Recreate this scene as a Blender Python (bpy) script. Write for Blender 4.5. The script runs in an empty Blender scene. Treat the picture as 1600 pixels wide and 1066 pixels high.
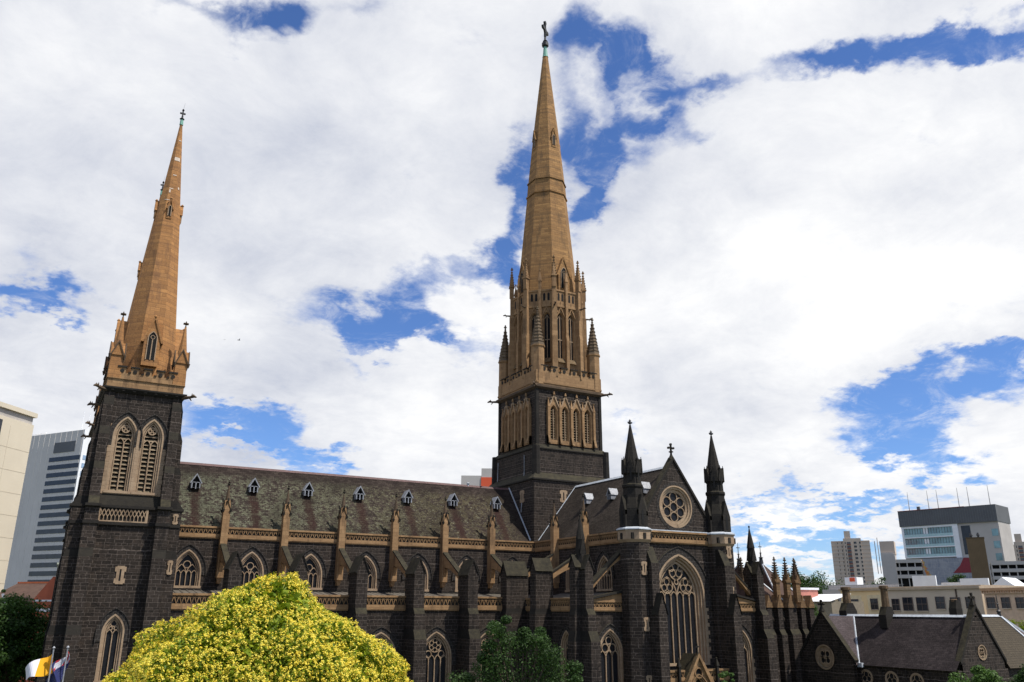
import bpy, math, random
from math import sin, cos, pi, radians, sqrt, atan2, hypot
from mathutils import Vector, Matrix
from mathutils.geometry import tessellate_polygon
random.seed(7)
S = bpy.context.scene
COL = S.collection

# ------------------------------------------------------------------ camera
CF, CP, CR, CY = 1289.583, 17.975, .225, 29.369      # focal length in px of a 1600 px frame, pitch, roll, yaw
CX = Vector((-63.829, -102.091, 7.56))
y_, p_, r_ = radians(CY), radians(CP), radians(CR)
FWD = Vector((sin(y_)*cos(p_), cos(y_)*cos(p_), sin(p_)))
RT0 = Vector((cos(y_), -sin(y_), 0)); UP0 = RT0.cross(FWD)
RT = cos(r_)*RT0 + sin(r_)*UP0; UP = -sin(r_)*RT0 + cos(r_)*UP0
cd = bpy.data.cameras.new('camera'); cam = bpy.data.objects.new('camera', cd); COL.objects.link(cam)
cd.sensor_width = 36; cd.lens = CF/1600*36; cd.clip_end = 8000; cd.clip_start = .3
mt = Matrix((RT, UP, -FWD)).transposed().to_4x4(); mt.translation = CX
cam.matrix_world = mt
S.camera = cam
def ray(px, py): return FWD + RT*((px-800)/CF) + UP*((533-py)/CF)
def at(px, D, py=951):
    "point at horizontal distance D on the bearing seen at that spot"
    d = ray(px, py); t = D/hypot(d.x, d.y); return CX + d*t
def topz(px, py, P):
    "height at which the sight line passes the vertical through P"
    d = ray(px, py); t = ((P.x-CX.x)*d.x+(P.y-CX.y)*d.y)/(d.x**2+d.y**2); return CX.z+d.z*t

# ------------------------------------------------------------------ exposure, sun, sky
S.view_settings.view_transform = 'Standard'; S.view_settings.look = 'None'
S.view_settings.exposure = 0.0; S.view_settings.gamma = 1
S.render.resolution_x = 1024; S.render.resolution_y = 682
SUN_EL, SUN_AZ = radians(60), radians(35)             # azimuth: from -y turning towards +x
sdir = Vector((sin(SUN_AZ)*cos(SUN_EL), -cos(SUN_AZ)*cos(SUN_EL), sin(SUN_EL)))
sl = bpy.data.lights.new('sun', 'SUN'); sun = bpy.data.objects.new('sun', sl); COL.objects.link(sun)
sl.energy = 5.0; sl.angle = radians(.5); sl.color = (1, .95, .87)
sun.rotation_euler = sdir.to_track_quat('Z', 'Y').to_euler()

W = bpy.data.worlds.new('World'); S.world = W; W.use_nodes = True
wt = W.node_tree; wt.nodes.clear()
class NT:
    def __init__(s, tree): s.t = tree
    def n(s, typ, **kw):
        o = s.t.nodes.new(typ)
        for k, v in kw.items():
            if k.startswith('i_'):
                o.inputs[int(k[2:])].default_value = v
            else: setattr(o, k, v)
        return o
    def l(s, a, b): s.t.links.new(a, b)
    def math(s, op, a, b=None, c=None, clamp=False):
        o = s.t.nodes.new('ShaderNodeMath'); o.operation = op; o.use_clamp = clamp
        for i, v in enumerate((a, b, c)):
            if v is None: continue
            if isinstance(v, (int, float)): o.inputs[i].default_value = v
            else: s.l(v, o.inputs[i])
        return o.outputs[0]
    def vmath(s, op, a, b=None):
        o = s.t.nodes.new('ShaderNodeVectorMath'); o.operation = op
        for i, v in enumerate((a, b)):
            if v is None: continue
            if isinstance(v, (tuple, list, Vector)): o.inputs[i].default_value = v
            else: s.l(v, o.inputs[i])
        return o
    def mix(s, f, a, b, blend='MIX'):
        o = s.t.nodes.new('ShaderNodeMix'); o.data_type = 'RGBA'; o.blend_type = blend
        for i, v in ((0, f), (6, a), (7, b)):
            if isinstance(v, (int, float)): o.inputs[i].default_value = v
            elif isinstance(v, (tuple, list)): o.inputs[i].default_value = (*v[:3], 1)
            else: s.l(v, o.inputs[i])
        return o.outputs[2]
    def rng(s, v, a, b, c=0., d=1., smooth=False):
        o = s.t.nodes.new('ShaderNodeMapRange'); o.interpolation_type = 'SMOOTHSTEP' if smooth else 'LINEAR'
        s.l(v, o.inputs[0])
        for i, q in enumerate((a, b, c, d)): o.inputs[i+1].default_value = q
        return o.outputs[0]
    def noise(s, vec, scale, detail=4, rough=.55, dim='3D', dist=0.):
        o = s.t.nodes.new('ShaderNodeTexNoise'); o.noise_dimensions = dim
        if vec is not None: s.l(vec, o.inputs['Vector'])
        o.inputs['Scale'].default_value = scale; o.inputs['Detail'].default_value = detail
        o.inputs['Roughness'].default_value = rough; o.inputs['Distortion'].default_value = dist
        return o

w = NT(wt)
sky = w.n('ShaderNodeTexSky', sky_type='NISHITA', sun_disc=False, sun_elevation=SUN_EL, sun_rotation=math.pi-SUN_AZ,
          air_density=1.0, dust_density=.0, ozone_density=6.0, altitude=50)
tc = w.n('ShaderNodeTexCoord')
dirv = tc.outputs['Generated']
sep = w.n('ShaderNodeSeparateXYZ'); w.l(dirv, sep.inputs[0])
zz = w.math('ADD', w.math('MAXIMUM', sep.outputs[2], 0.), .27)
comb = w.n('ShaderNodeCombineXYZ')
w.l(w.math('DIVIDE', sep.outputs[0], zz), comb.inputs[0]); w.l(w.math('DIVIDE', sep.outputs[1], zz), comb.inputs[1])
plane = comb.outputs[0]                               # position on a flat cloud layer overhead
nA = w.noise(plane, 1.9, 7, .62)
nB = w.noise(plane, 7.5, 6, .6)
warp = w.vmath('SCALE', w.vmath('SUBTRACT', nB.outputs['Color'], (.5, .5, .5)).outputs[0]); warp.inputs[3].default_value = .12
warp2 = w.vmath('SCALE', w.vmath('SUBTRACT', nA.outputs['Color'], (.5, .5, .5)).outputs[0]); warp2.inputs[3].default_value = .13
dw = w.vmath('ADD', w.vmath('ADD', dirv, warp.outputs[0]).outputs[0], warp2.outputs[0]).outputs[0]
# gaps in the cloud sheet: centre, half sizes, tilt, how open
HOLES = [(405,28,75,42,0,1.), (300,0,90,26,0,.45), (560,8,80,22,0,.35), (35,474,95,28,-3,.95), (110,488,55,14,0,.4), (2,415,25,30,0,.25),
 (640,475,58,62,10,1.), (560,505,120,38,-12,1.), (600,540,90,28,-15,.7), (775,425,60,42,25,1.), (805,360,30,80,0,.8), (690,535,60,25,0,.6),
 (815,250,24,90,0,.7), (890,38,60,50,-60,.85), (955,72,50,55,0,.95), (1000,115,55,34,-30,.75), (958,165,36,60,0,.75), (925,240,36,48,0,.85), (912,300,38,46,0,.85),
 (1020,200,80,24,5,.75), (885,150,45,110,8,.55), (1050,150,60,50,0,.55), (985,250,70,40,10,.5), (900,330,30,40,0,.6), (870,215,30,60,0,.5), (720,60,60,30,0,.3), (745,560,60,30,0,.45), (700,440,40,40,0,.45), (1085,225,40,22,0,.5), (1135,145,80,20,8,.55), (1275,103,90,26,8,.85), (1430,60,110,36,22,1.), (1540,15,110,40,15,1.), (1400,205,60,25,0,.3),
 (1500,590,160,44,12,1.05), (1400,650,100,50,0,1.), (1395,700,90,26,0,.9), (1370,585,60,22,0,.5), (1590,545,80,26,8,.9), (1470,690,50,30,0,.6),
 (1340,780,150,18,0,.85), (1240,838,190,22,0,.95), (1200,905,260,24,0,1.), (1345,855,120,22,0,.7), (1180,790,60,14,0,.6),
 (350,662,120,26,-3,1.), (430,692,90,24,-14,.9), (505,722,50,20,-10,.6), (565,585,30,22,0,.45), (975,660,50,24,0,.45), (985,690,20,12,0,.5), (640,290,40,22,0,.3), (500,730,60,14,0,.4), (250,690,80,24,0,.4)]
acc = None
for (hx, hy, rx, ry, ang, st) in HOLES:
    c = ray(hx, hy).normalized(); t1 = RT.copy(); t1 = (t1-c*t1.dot(c)).normalized(); t2 = c.cross(t1); t2.normalize()
    if t2.dot(UP) < 0: t2 = -t2
    a = radians(ang); e1 = cos(a)*t1+sin(a)*t2; e2 = -sin(a)*t1+cos(a)*t2; e3 = e1.cross(e2)
    mp = w.n('ShaderNodeMapping', vector_type='TEXTURE'); w.l(dw, mp.inputs[0])
    mp.inputs[1].default_value = c; mp.inputs[2].default_value = Matrix((e1, e2, e3)).transposed().to_euler()
    k = 1.25/CF*c.dot(FWD)
    mp.inputs[3].default_value = (rx*k, ry*k, .6)
    gr = w.n('ShaderNodeTexGradient', gradient_type='SPHERICAL'); w.l(mp.outputs[0], gr.inputs[0])
    acc = w.math('MULTIPLY', gr.outputs[1], st) if acc is None else w.math('MULTIPLY_ADD', gr.outputs[1], st, acc)
nC = w.noise(plane, 3.6, 9, .68, dist=.35)
nD = w.noise(plane, 9., 7, .7, dist=.6)
cov = w.math('ADD', w.math('MULTIPLY_ADD', nC.outputs[0], 1.0, .22), w.math('MULTIPLY', nA.outputs[0], .45))
cov = w.math('ADD', cov, w.math('MULTIPLY', w.math('SUBTRACT', nD.outputs[0], .5), .35))
cov = w.math('SUBTRACT', cov, w.math('MULTIPLY', w.math('MINIMUM', acc, 1.05), 1.15))
# unseen cloud cover outside the view is thinned to dim the ambient light
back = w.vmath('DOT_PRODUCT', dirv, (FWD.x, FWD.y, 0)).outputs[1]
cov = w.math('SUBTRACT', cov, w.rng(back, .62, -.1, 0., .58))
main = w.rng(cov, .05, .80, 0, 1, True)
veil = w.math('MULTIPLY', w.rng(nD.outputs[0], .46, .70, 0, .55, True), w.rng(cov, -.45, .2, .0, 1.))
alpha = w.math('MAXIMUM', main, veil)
lump = w.noise(plane, 1.7, 5, .5)
shade = w.rng(w.math('ADD', w.math('ADD', w.math('MULTIPLY', lump.outputs[0], .8), w.math('MULTIPLY', nC.outputs[0], .45)), w.math('MULTIPLY', nD.outputs[0], .18)), .50, .92, 0, 1)
side = w.vmath('DOT_PRODUCT', dirv, tuple(RT0)).outputs[1]
shade = w.math('ADD', shade, w.rng(side, -.35, .4, -.05, .26), clamp=True)
ccol = w.mix(shade, (.54, .58, .69), (1.06, 1.06, 1.06))
ccol = w.mix(w.rng(alpha, .2, .95, .35, 0), ccol, (1.05, 1.06, 1.08))
skyc = w.mix(1.0, sky.outputs[0], (.095, .112, .145), 'MULTIPLY')
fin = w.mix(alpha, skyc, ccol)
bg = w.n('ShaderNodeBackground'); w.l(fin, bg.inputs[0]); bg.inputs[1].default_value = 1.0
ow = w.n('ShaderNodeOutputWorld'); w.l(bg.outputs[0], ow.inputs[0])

# ------------------------------------------------------------------ materials
def newmat(name):
    m = bpy.data.materials.new(name); m.use_nodes = True; t = NT(m.node_tree)
    b = m.node_tree.nodes['Principled BSDF']; return m, t, b
def wallcoords(t, vs=1.0):
    g = t.n('ShaderNodeNewGeometry')
    p = t.n('ShaderNodeSeparateXYZ'); t.l(g.outputs['Position'], p.inputs[0])
    nn = t.n('ShaderNodeSeparateXYZ'); t.l(g.outputs['True Normal'], nn.inputs[0])
    f = t.math('GREATER_THAN', t.math('ABSOLUTE', nn.outputs[0]), t.math('ABSOLUTE', nn.outputs[1]))
    u = t.math('ADD', t.math('MULTIPLY', p.outputs[0], t.math('SUBTRACT', 1, f)), t.math('MULTIPLY', p.outputs[1], f))
    c = t.n('ShaderNodeCombineXYZ'); t.l(u, c.inputs[0]); t.l(t.math('MULTIPLY', p.outputs[2], vs), c.inputs[1])
    return g, p, nn, c.outputs[0]
def bump(t, b, h, dist=.05, st=.6):
    o = t.n('ShaderNodeBump'); o.inputs['Strength'].default_value = st; o.inputs['Distance'].default_value = dist
    t.l(h, o.inputs['Height']); t.l(o.outputs[0], b.inputs['Normal'])
def brick(t, vec, w_, h, mortar, smooth=.2, freq=2, off=.5, bias=0.):
    o = t.n('ShaderNodeTexBrick'); t.l(vec, o.inputs['Vector'])
    o.inputs['Scale'].default_value = 1; o.inputs['Brick Width'].default_value = w_; o.inputs['Row Height'].default_value = h
    o.inputs['Mortar Size'].default_value = mortar; o.inputs['Mortar Smooth'].default_value = smooth; o.inputs['Bias'].default_value = bias
    o.inputs['Color1'].default_value = (0, 0, 0, 1); o.inputs['Color2'].default_value = (1, 1, 1, 1); o.inputs['Mortar'].default_value = (.5, .5, .5, 1)
    o.offset = off; o.offset_frequency = freq; return o
def stone_mat(name, c1, c2, mort, bw, rh, ms, moss=None, rough=.85, stain=None, bst=.8, mossamt=1., sq=False, rows=0):
    m, t, b = newmat(name)
    g, p, nn, uv = wallcoords(t)
    wob = t.noise(g.outputs['Position'], 1.3, 3)
    uv2 = t.vmath('ADD', uv, None); sc = t.vmath('SCALE', t.vmath('SUBTRACT', wob.outputs['Color'], (.5, .5, .5)).outputs[0]); sc.inputs[3].default_value = .12
    if sq:      # courses of uneven height
        cz = t.n('ShaderNodeCombineXYZ'); t.l(p.outputs[2], cz.inputs[2]); nz1 = t.noise(cz.outputs[0], 1.1, 1); cy_ = t.n('ShaderNodeCombineXYZ'); t.l(t.math('MULTIPLY', t.math('SUBTRACT', nz1.outputs[0], .5), .9), cy_.inputs[1]); uv = t.vmath('ADD', uv, cy_.outputs[0]).outputs[0]; t.l(uv, uv2.inputs[0])
    t.l(sc.outputs[0], uv2.inputs[1])
    br = brick(t, uv2.outputs[0], bw, rh, ms)
    if sq: br.squash = .62; br.squash_frequency = 3; br.offset_frequency = 2
    big = t.noise(g.outputs['Position'], .35, 5, .6); fine = t.noise(g.outputs['Position'], 5., 5, .7)
    col = t.mix(br.outputs['Color'], c1, c2)
    col = t.mix(t.rng(big.outputs[0], .3, .7, .0, .55), col, c1)
    col = t.mix(t.rng(fine.outputs[0], .35, .75, 0, .5), col, c2)
    if sq: col = t.mix(t.rng(t.noise(t.vmath('MULTIPLY', g.outputs['Position'], (1.1, 1.1, 2.6)).outputs[0], 1.1, 2).outputs[0], .60, .70, 0, .5), col, (.062, .043, .031))
    col = t.mix(t.math('MULTIPLY', br.outputs['Fac'], t.rng(fine.outputs[0], .35, .6, .35, 1)), col, mort)
    if rows:
        rz_ = t.n('ShaderNodeCombineXYZ'); t.l(p.outputs[2], rz_.inputs[2]); rn = t.noise(rz_.outputs[0], 1.6, 3, .7)
        col = t.mix(t.rng(rn.outputs[0], .45, .68, 0, rows), col, stain)
    if stain:
        st = t.noise(t.vmath('MULTIPLY', g.outputs['Position'], (.9, .9, .18)).outputs[0], 1.2, 6, .65)
        col = t.mix(t.rng(st.outputs[0], .50, .72, 0, .7, True), col, stain)
    if moss:
        mm = t.math('MULTIPLY', t.rng(nn.outputs[2], .15, .5, 0, 1), t.rng(fine.outputs[0], .3, .55, .35*mossamt, 1*mossamt))
        mn_ = t.noise(g.outputs['Position'], 1.7, 5, .7)
        col = t.mix(mm, col, t.mix(t.rng(mn_.outputs[0], .35, .65), tuple(c*.45 for c in moss), tuple(c*1.6 for c in moss)))
    t.l(col, b.inputs['Base Color']); b.inputs['Roughness'].default_value = rough; b.inputs['Specular IOR Level'].default_value = .25
    h = t.math('SUBTRACT', t.math('MULTIPLY', fine.outputs[0], .8), t.math('MULTIPLY', br.outputs['Fac'], .8))
    h = t.math('ADD', h, t.math('MULTIPLY', br.outputs['Color'], .5))
    bump(t, b, h, .07, bst)
    return m
BLUE = stone_mat('bluestone', (.0105, .0078, .006), (.050, .0375, .029), (.15, .12, .10), .80, .335, .022, moss=(.035, .03, .016), stain=(.0075, .006, .005), sq=True, bst=1.)
BLUES = stone_mat('bluestone_dressed', (.013, .011, .0095), (.028, .024, .019), (.038, .033, .028), 1.6, .6, .014, moss=(.040, .034, .017), bst=.5, mossamt=.75)
VOUS = stone_mat('bluestone_voussoir', (.018, .015, .013), (.042, .035, .03), (.09, .08, .07), .4, .4, .03, moss=(.04, .035, .02))
SAND = stone_mat('sandstone', (.23, .133, .064), (.38, .233, .115), (.19, .115, .055), 1.0, .45, .014, moss=(.10, .075, .04), stain=(.075, .046, .026), bst=.4)
SANDP = stone_mat('sandstone_pale', (.30, .205, .13), (.41, .30, .195), (.22, .155, .1), .9, .4, .01, moss=(.16, .13, .08), stain=(.12, .08, .05), bst=.3)
SPIRE = stone_mat('spire_sandstone', (.23, .12, .045), (.44, .242, .09), (.16, .095, .045), .9, .4, .018, stain=(.11, .07, .038), bst=.5, rows=.7)
SPIREW = stone_mat('west_spire_sandstone', (.27, .127, .046), (.49, .245, .088), (.19, .105, .05), 1.0, .45, .018, stain=(.16, .085, .045), bst=.5, rows=.6)
CROCK = stone_mat('crocketed_stone', (.06, .042, .028), (.12, .08, .048), (.05, .035, .02), .8, .35, .01, bst=.3)
def roof_mat(name, base, base2, lichen=None, wash=None):
    m, t, b = newmat(name)
    g, p, nn, uv = wallcoords(t, 1.28)
    br = brick(t, uv, .5, .3, .02, .3)
    big = t.noise(g.outputs['Position'], .22, 6, .62); mid = t.noise(g.outputs['Position'], 1.6, 6, .7); fine = t.noise(g.outputs['Position'], 7., 4, .7)
    col = t.mix(br.outputs['Color'], base, base2)
    if lichen:
        sp = t.noise(t.vmath('MULTIPLY', g.outputs['Position'], (1., 1., 2.2)).outputs[0], 2.6, 5, .75)
        a = t.math('ADD', t.math('ADD', t.math('MULTIPLY', mid.outputs[0], .35), t.math('MULTIPLY', sp.outputs[0], .55)), t.math('MULTIPLY', big.outputs[0], .3))
        m1 = t.math('MULTIPLY', t.rng(a, .575, .615, 0, 1), t.rng(t.noise(t.vmath('MULTIPLY', g.outputs['Position'], (1.5, 1.5, .8)).outputs[0], .9, 6, .75).outputs[0], .36, .50, .15, 1))
        # lichen thins near the ridge, at the eaves and towards the crossing
        hz = t.math('ADD', p.outputs[2], t.math('MULTIPLY', mid.outputs[0], 1.6))
        m1 = t.math('MULTIPLY', m1, t.rng(hz, 23.6, 22.4, 0, 1))
        m1 = t.math('MULTIPLY', m1, t.rng(t.math('ADD', p.outputs[0], t.math('MULTIPLY', mid.outputs[0], 5)), -8, -4, 1, 0))
        lc = t.mix(t.rng(p.outputs[0], -46, -18, 0, 1), lichen[0], lichen[1])
        lc = t.mix(t.rng(fine.outputs[0], .585, .64, 0, .95), lc, (.30, .31, .24))
        # rain running off the metal dormers keeps a strip below each one clean
        s = t.math('ADD', t.math('ADD', p.outputs[0], 48.95+6.44*10.5), t.math('MULTIPLY', t.math('SUBTRACT', big.outputs[0], .5), .5))
        dd = t.math('MULTIPLY', t.math('ABSOLUTE', t.math('SUBTRACT', t.math('FRACT', t.math('DIVIDE', s, 6.44)), .5)), 6.44)
        strip = t.math('MULTIPLY', t.rng(t.math('ADD', dd, t.math('MULTIPLY', t.math('SUBTRACT', mid.outputs[0], .5), .9)), .30, .72, 1, 0), t.rng(p.outputs[2], 20.4, 20.9, 1, 0)); strip = t.math('MULTIPLY', strip, t.rng(fine.outputs[0], .3, .6, 1., .8))
        col = t.mix(m1, col, lc)
        col = t.mix(t.math('MULTIPLY', strip, .9), col, wash)
    col = t.mix(t.rng(big.outputs[0], .42, .66, 0, .65), col, tuple(c*.5 for c in base))
    col = t.mix(t.math('MULTIPLY', br.outputs['Fac'], .6), col, tuple(c*.35 for c in base))
    col = t.mix(t.math('MULTIPLY', t.rng(fine.outputs[0], .5, .7), .5), col, tuple(min(1, c*1.9) for c in base2)) if not lichen else col
    t.l(col, b.inputs['Base Color']); b.inputs['Roughness'].default_value = .85; b.inputs['Specular IOR Level'].default_value = .08
    bump(t, b, t.math('SUBTRACT', t.math('MULTIPLY', fine.outputs[0], .4), br.outputs['Fac']), .03, .5)
    return m
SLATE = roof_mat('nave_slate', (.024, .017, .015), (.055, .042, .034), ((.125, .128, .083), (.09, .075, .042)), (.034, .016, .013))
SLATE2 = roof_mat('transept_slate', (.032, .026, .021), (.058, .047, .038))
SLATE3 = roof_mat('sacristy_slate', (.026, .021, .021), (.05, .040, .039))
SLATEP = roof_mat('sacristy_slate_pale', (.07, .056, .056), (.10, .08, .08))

def plain(name, col, rough=.6, metal=0., var=.15, scale=1.5, spec=.4, bst=0.):
    m, t, b = newmat(name); g = t.n('ShaderNodeNewGeometry')
    n = t.noise(g.outputs['Position'], scale, 5, .65)
    c = t.mix(t.rng(n.outputs[0], .3, .7), tuple(x*(1-var) for x in col), tuple(min(1, x*(1+var)) for x in col))
    t.l(c, b.inputs['Base Color']); b.inputs['Roughness'].default_value = rough; b.inputs['Metallic'].default_value = metal
    b.inputs['Specular IOR Level'].default_value = spec
    if bst: bump(t, b, n.outputs[0], .03, bst)
    return m
LEAD = plain('lead', (.27, .28, .30), .5, .1, .4, 4)
WLEAD = plain('weathered_roofing', (.12, .105, .085), .7, 0, .5, 2)
LEADP = plain('lead_pale', (.46, .49, .52), .5, 0, .25, 2)
COPPER = plain('copper', (.16, .36, .28), .6, 0, .3, 6)
IRON = plain('iron', (.025, .026, .028), .5, .2)
GLASS = plain('leaded_glass', (.010, .010, .012), .45, 0, .7, 6, .22)
LOUVRE = plain('louvre', (.05, .038, .03), .8)
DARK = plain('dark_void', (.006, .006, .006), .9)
BARK = plain('bark', (.09, .065, .045), .9, 0, .4, 6)
WHITE = plain('white_paint', (.78, .79, .8), .5, 0, .06, .7)
CREAM = plain('cream_render', (.80, .62, .34), .8, 0, .08, .25)
CREAM2 = plain('cream_concrete', (.62, .55, .43), .8, 0, .06, .12)
GREYC = plain('grey_concrete', (.43, .40, .37), .8, 0, .1, .2)
PALEC = plain('pale_cladding', (.45, .42, .385), .7, 0, .07, .15)
WGLASS = plain('office_glass', (.02, .025, .034), .12, .0, .5, .4, .35)
TEAL = plain('teal_glass', (.16, .30, .32), .1, .0, .4, .25, .9)
REDB = plain('red_brick', (.46, .12, .06), .85, 0, .2, .5)
ORANGE = plain('orange_cladding', (.62, .09, .03), .6, 0, .06, .3)
TILE = plain('terracotta_tile', (.08, .045, .033), .85, 0, .3, 1.5)
DGREY = plain('dark_cladding', (.10, .105, .11), .6, 0, .12, .2)
BROWNC = plain('brown_render', (.17, .115, .06), .85, 0, .12, .3)
BEIGE = plain('beige_concrete', (.50, .41, .33), .85, 0, .08, .1)
MAROON = plain('maroon', (.22, .03, .04), .7)
GREYR = plain('grey_render', (.56, .48, .37), .85, 0, .08, .3)

# ------------------------------------------------------------------ mesh helpers
class MB:
    def __init__(s): s.v = []; s.f = []; s.m = []; s.F = None
    def add(s, vs, fs, m=0):
        b = len(s.v)
        if s.F: O, U, N = s.F; vs = [O+U*p[0]+N*(-p[1])+Vector((0, 0, p[2])) for p in vs]
        s.v += [tuple(p) for p in vs]; s.f += [tuple(b+i for i in f) for f in fs]; s.m += [m]*len(fs)
    def box(s, x0, x1, y0, y1, z0, z1, m=0):
        s.add([(x0,y0,z0),(x1,y0,z0),(x1,y1,z0),(x0,y1,z0),(x0,y0,z1),(x1,y0,z1),(x1,y1,z1),(x0,y1,z1)],
              [(0,3,2,1),(4,5,6,7),(0,1,5,4),(1,2,6,5),(2,3,7,6),(3,0,4,7)], m)
    def frus(s, cx, cy, z0, z1, a0, a1, n=4, m=0, rot=None, caps=True, cx1=None, cy1=None):
        "n-sided frustum, a = apothem"
        rot = pi/n if rot is None else rot; k = 1/cos(pi/n); vs = []
        cx1 = cx if cx1 is None else cx1; cy1 = cy if cy1 is None else cy1
        for (z, a, X, Y) in ((z0, a0, cx, cy), (z1, a1, cx1, cy1)):
            for i in range(n):
                t = rot+2*pi*i/n; vs.append((X+a*k*cos(t), Y+a*k*sin(t), z))
        fs = [(i, (i+1) % n, n+(i+1) % n, n+i) for i in range(n)]
        if caps: fs += [tuple(reversed(range(n))), tuple(range(n, 2*n))]
        s.add(vs, fs, m)
    def stack(s, cx, cy, prof, n=8, m=0, rot=None):
        for (z0, a0), (z1, a1) in zip(prof, prof[1:]):
            if abs(z1-z0) < 1e-6 and abs(a0-a1) < 1e-6: continue
            s.frus(cx, cy, z0, z1, max(a0, .004), max(a1, .004), n, m, rot)
    def prism(s, poly, fn, d0, d1, m=0):
        "poly of 2D points, fn(a,b,d)->xyz"
        n = len(poly); vs = [fn(a, b, d0) for a, b in poly]+[fn(a, b, d1) for a, b in poly]
        tri = tessellate_polygon([[Vector((a, b, 0)) for a, b in poly]])
        fs = [t for t in tri]+[tuple(n+i for i in t) for t in tri]+[(i, (i+1) % n, n+(i+1) % n, n+i) for i in range(n)]
        s.add(vs, fs, m)
    def sheet(s, poly, fn, holes=(), m=0):
        loops = [poly]+list(holes); pts = [p for l in loops for p in l]
        tri = tessellate_polygon([[Vector((a, b, 0)) for a, b in l] for l in loops])
        s.add([fn(a, b) for a, b in pts], list(tri), m)
    def strip(s, A, B, m=0, closed=False):
        n = len(A); e = n if closed else n-1
        s.add(list(A)+list(B), [(i, (i+1) % n, n+(i+1) % n, n+i) for i in range(e)], m)
    def ribbon(s, pts, wd, y0, y1, m=0, closed=False):
        "rectangular bar following a line in the x,z plane"
        n = len(pts); L = []; R = []
        for i, (x, z) in enumerate(pts):
            if closed: a = pts[i-1]; b = pts[(i+1) % n]
            else: a = pts[max(i-1, 0)]; b = pts[min(i+1, n-1)]
            dx, dz = b[0]-a[0], b[1]-a[1]; q = hypot(dx, dz) or 1; nx, nz = -dz/q, dx/q
            L.append((x+nx*wd/2, z+nz*wd/2)); R.append((x-nx*wd/2, z-nz*wd/2))
        f = lambda P, y: [(p[0], y, p[1]) for p in P]
        s.strip(f(L, y0), f(R, y0), m, closed); s.strip(f(L, y1), f(L, y0), m, closed); s.strip(f(R, y0), f(R, y1), m, closed)
    def tube(s, p0, p1, r0, r1=None, n=6, m=0):
        p0 = Vector(p0); p1 = Vector(p1); r1 = r0 if r1 is None else r1
        d = (p1-p0).normalized(); a = d.orthogonal().normalized(); b = d.cross(a); vs = []
        for P, r in ((p0, r0), (p1, r1)):
            for i in range(n): t = 2*pi*i/n; vs.append(P+a*r*cos(t)+b*r*sin(t))
        s.add(vs, [(i, (i+1) % n, n+(i+1) % n, n+i) for i in range(n)]+[tuple(range(n)), tuple(range(n, 2*n))], m)
    def mesh(s, name, mats):
        me = bpy.data.meshes.new(name); me.from_pydata(s.v, [], s.f)
        for q in (mats if isinstance(mats, (list, tuple)) else [mats]): me.materials.append(q)
        me.polygons.foreach_set('material_index', s.m); me.update(); return me
def link(name, me, parent=None, loc=(0,0,0), rz=0., sc=None):
    o = bpy.data.objects.new(name, me); COL.objects.link(o)
    o.location = loc; o.rotation_euler = (0, 0, rz)
    if sc: o.scale = sc
    if parent: o.parent = parent
    return o
def build(mb, name, mats, parent=None, loc=(0,0,0), rz=0.): return link(name, mb.mesh(name, mats), parent, loc, rz)
def tag(o, label=None, cat=None, group=None, kind=None):
    if label: o['label'] = label
    if cat: o['category'] = cat
    if group: o['group'] = group
    if kind: o['kind'] = kind
    return o
def empty(name, label, cat, loc=(0,0,0), rz=0., group=None):
    o = link(name, None, None, loc, rz); return tag(o, label, cat, group)
class Proto:
    def __init__(s, name, mb, mats, kids=()):
        s.name = name; s.me = mb.mesh(name, mats) if mb is not None else None; s.kids = list(kids)
    def put(s, parent, loc=(0,0,0), rz=0., sc=None):
        o = link(s.name, s.me, parent, loc, rz, sc)
        for k in s.kids: k.put(o)
        return o
FXZ = lambda y: (lambda a, b: (a, y, b))             # wall facing -y
FYZ = lambda x: (lambda a, b: (x, a, b))             # wall facing -x
PX = lambda a, b, d: (d, a, b)                       # prism of (y,z) along x
PY = lambda a, b, d: (a, d, b)                       # prism of (x,z) along y
WEST = -pi/2                                         # turns a -y facing piece to face -x
EAST = pi/2

def arch(wd, hs, ratio=1., t=0., x0=0., z0=0., n=9, bottom=0.):
    a = wd/2; R = ratio*wd; c = R-a; r = R-t; top = math.acos(c/r) if c < r else 0
    pts = [(x0-a+t, z0+bottom)]
    for i in range(n+1): th = top*i/n; pts.append((x0+c-r*cos(th), z0+hs+r*sin(th)))
    pts += [(2*x0-px, pz) for px, pz in reversed(pts[:-1])]
    return pts
def circle(cx, cz, r, n=16, a0=0.): return [(cx+r*cos(a0+2*pi*i/n), cz+r*sin(a0+2*pi*i/n)) for i in range(n)]

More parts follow.
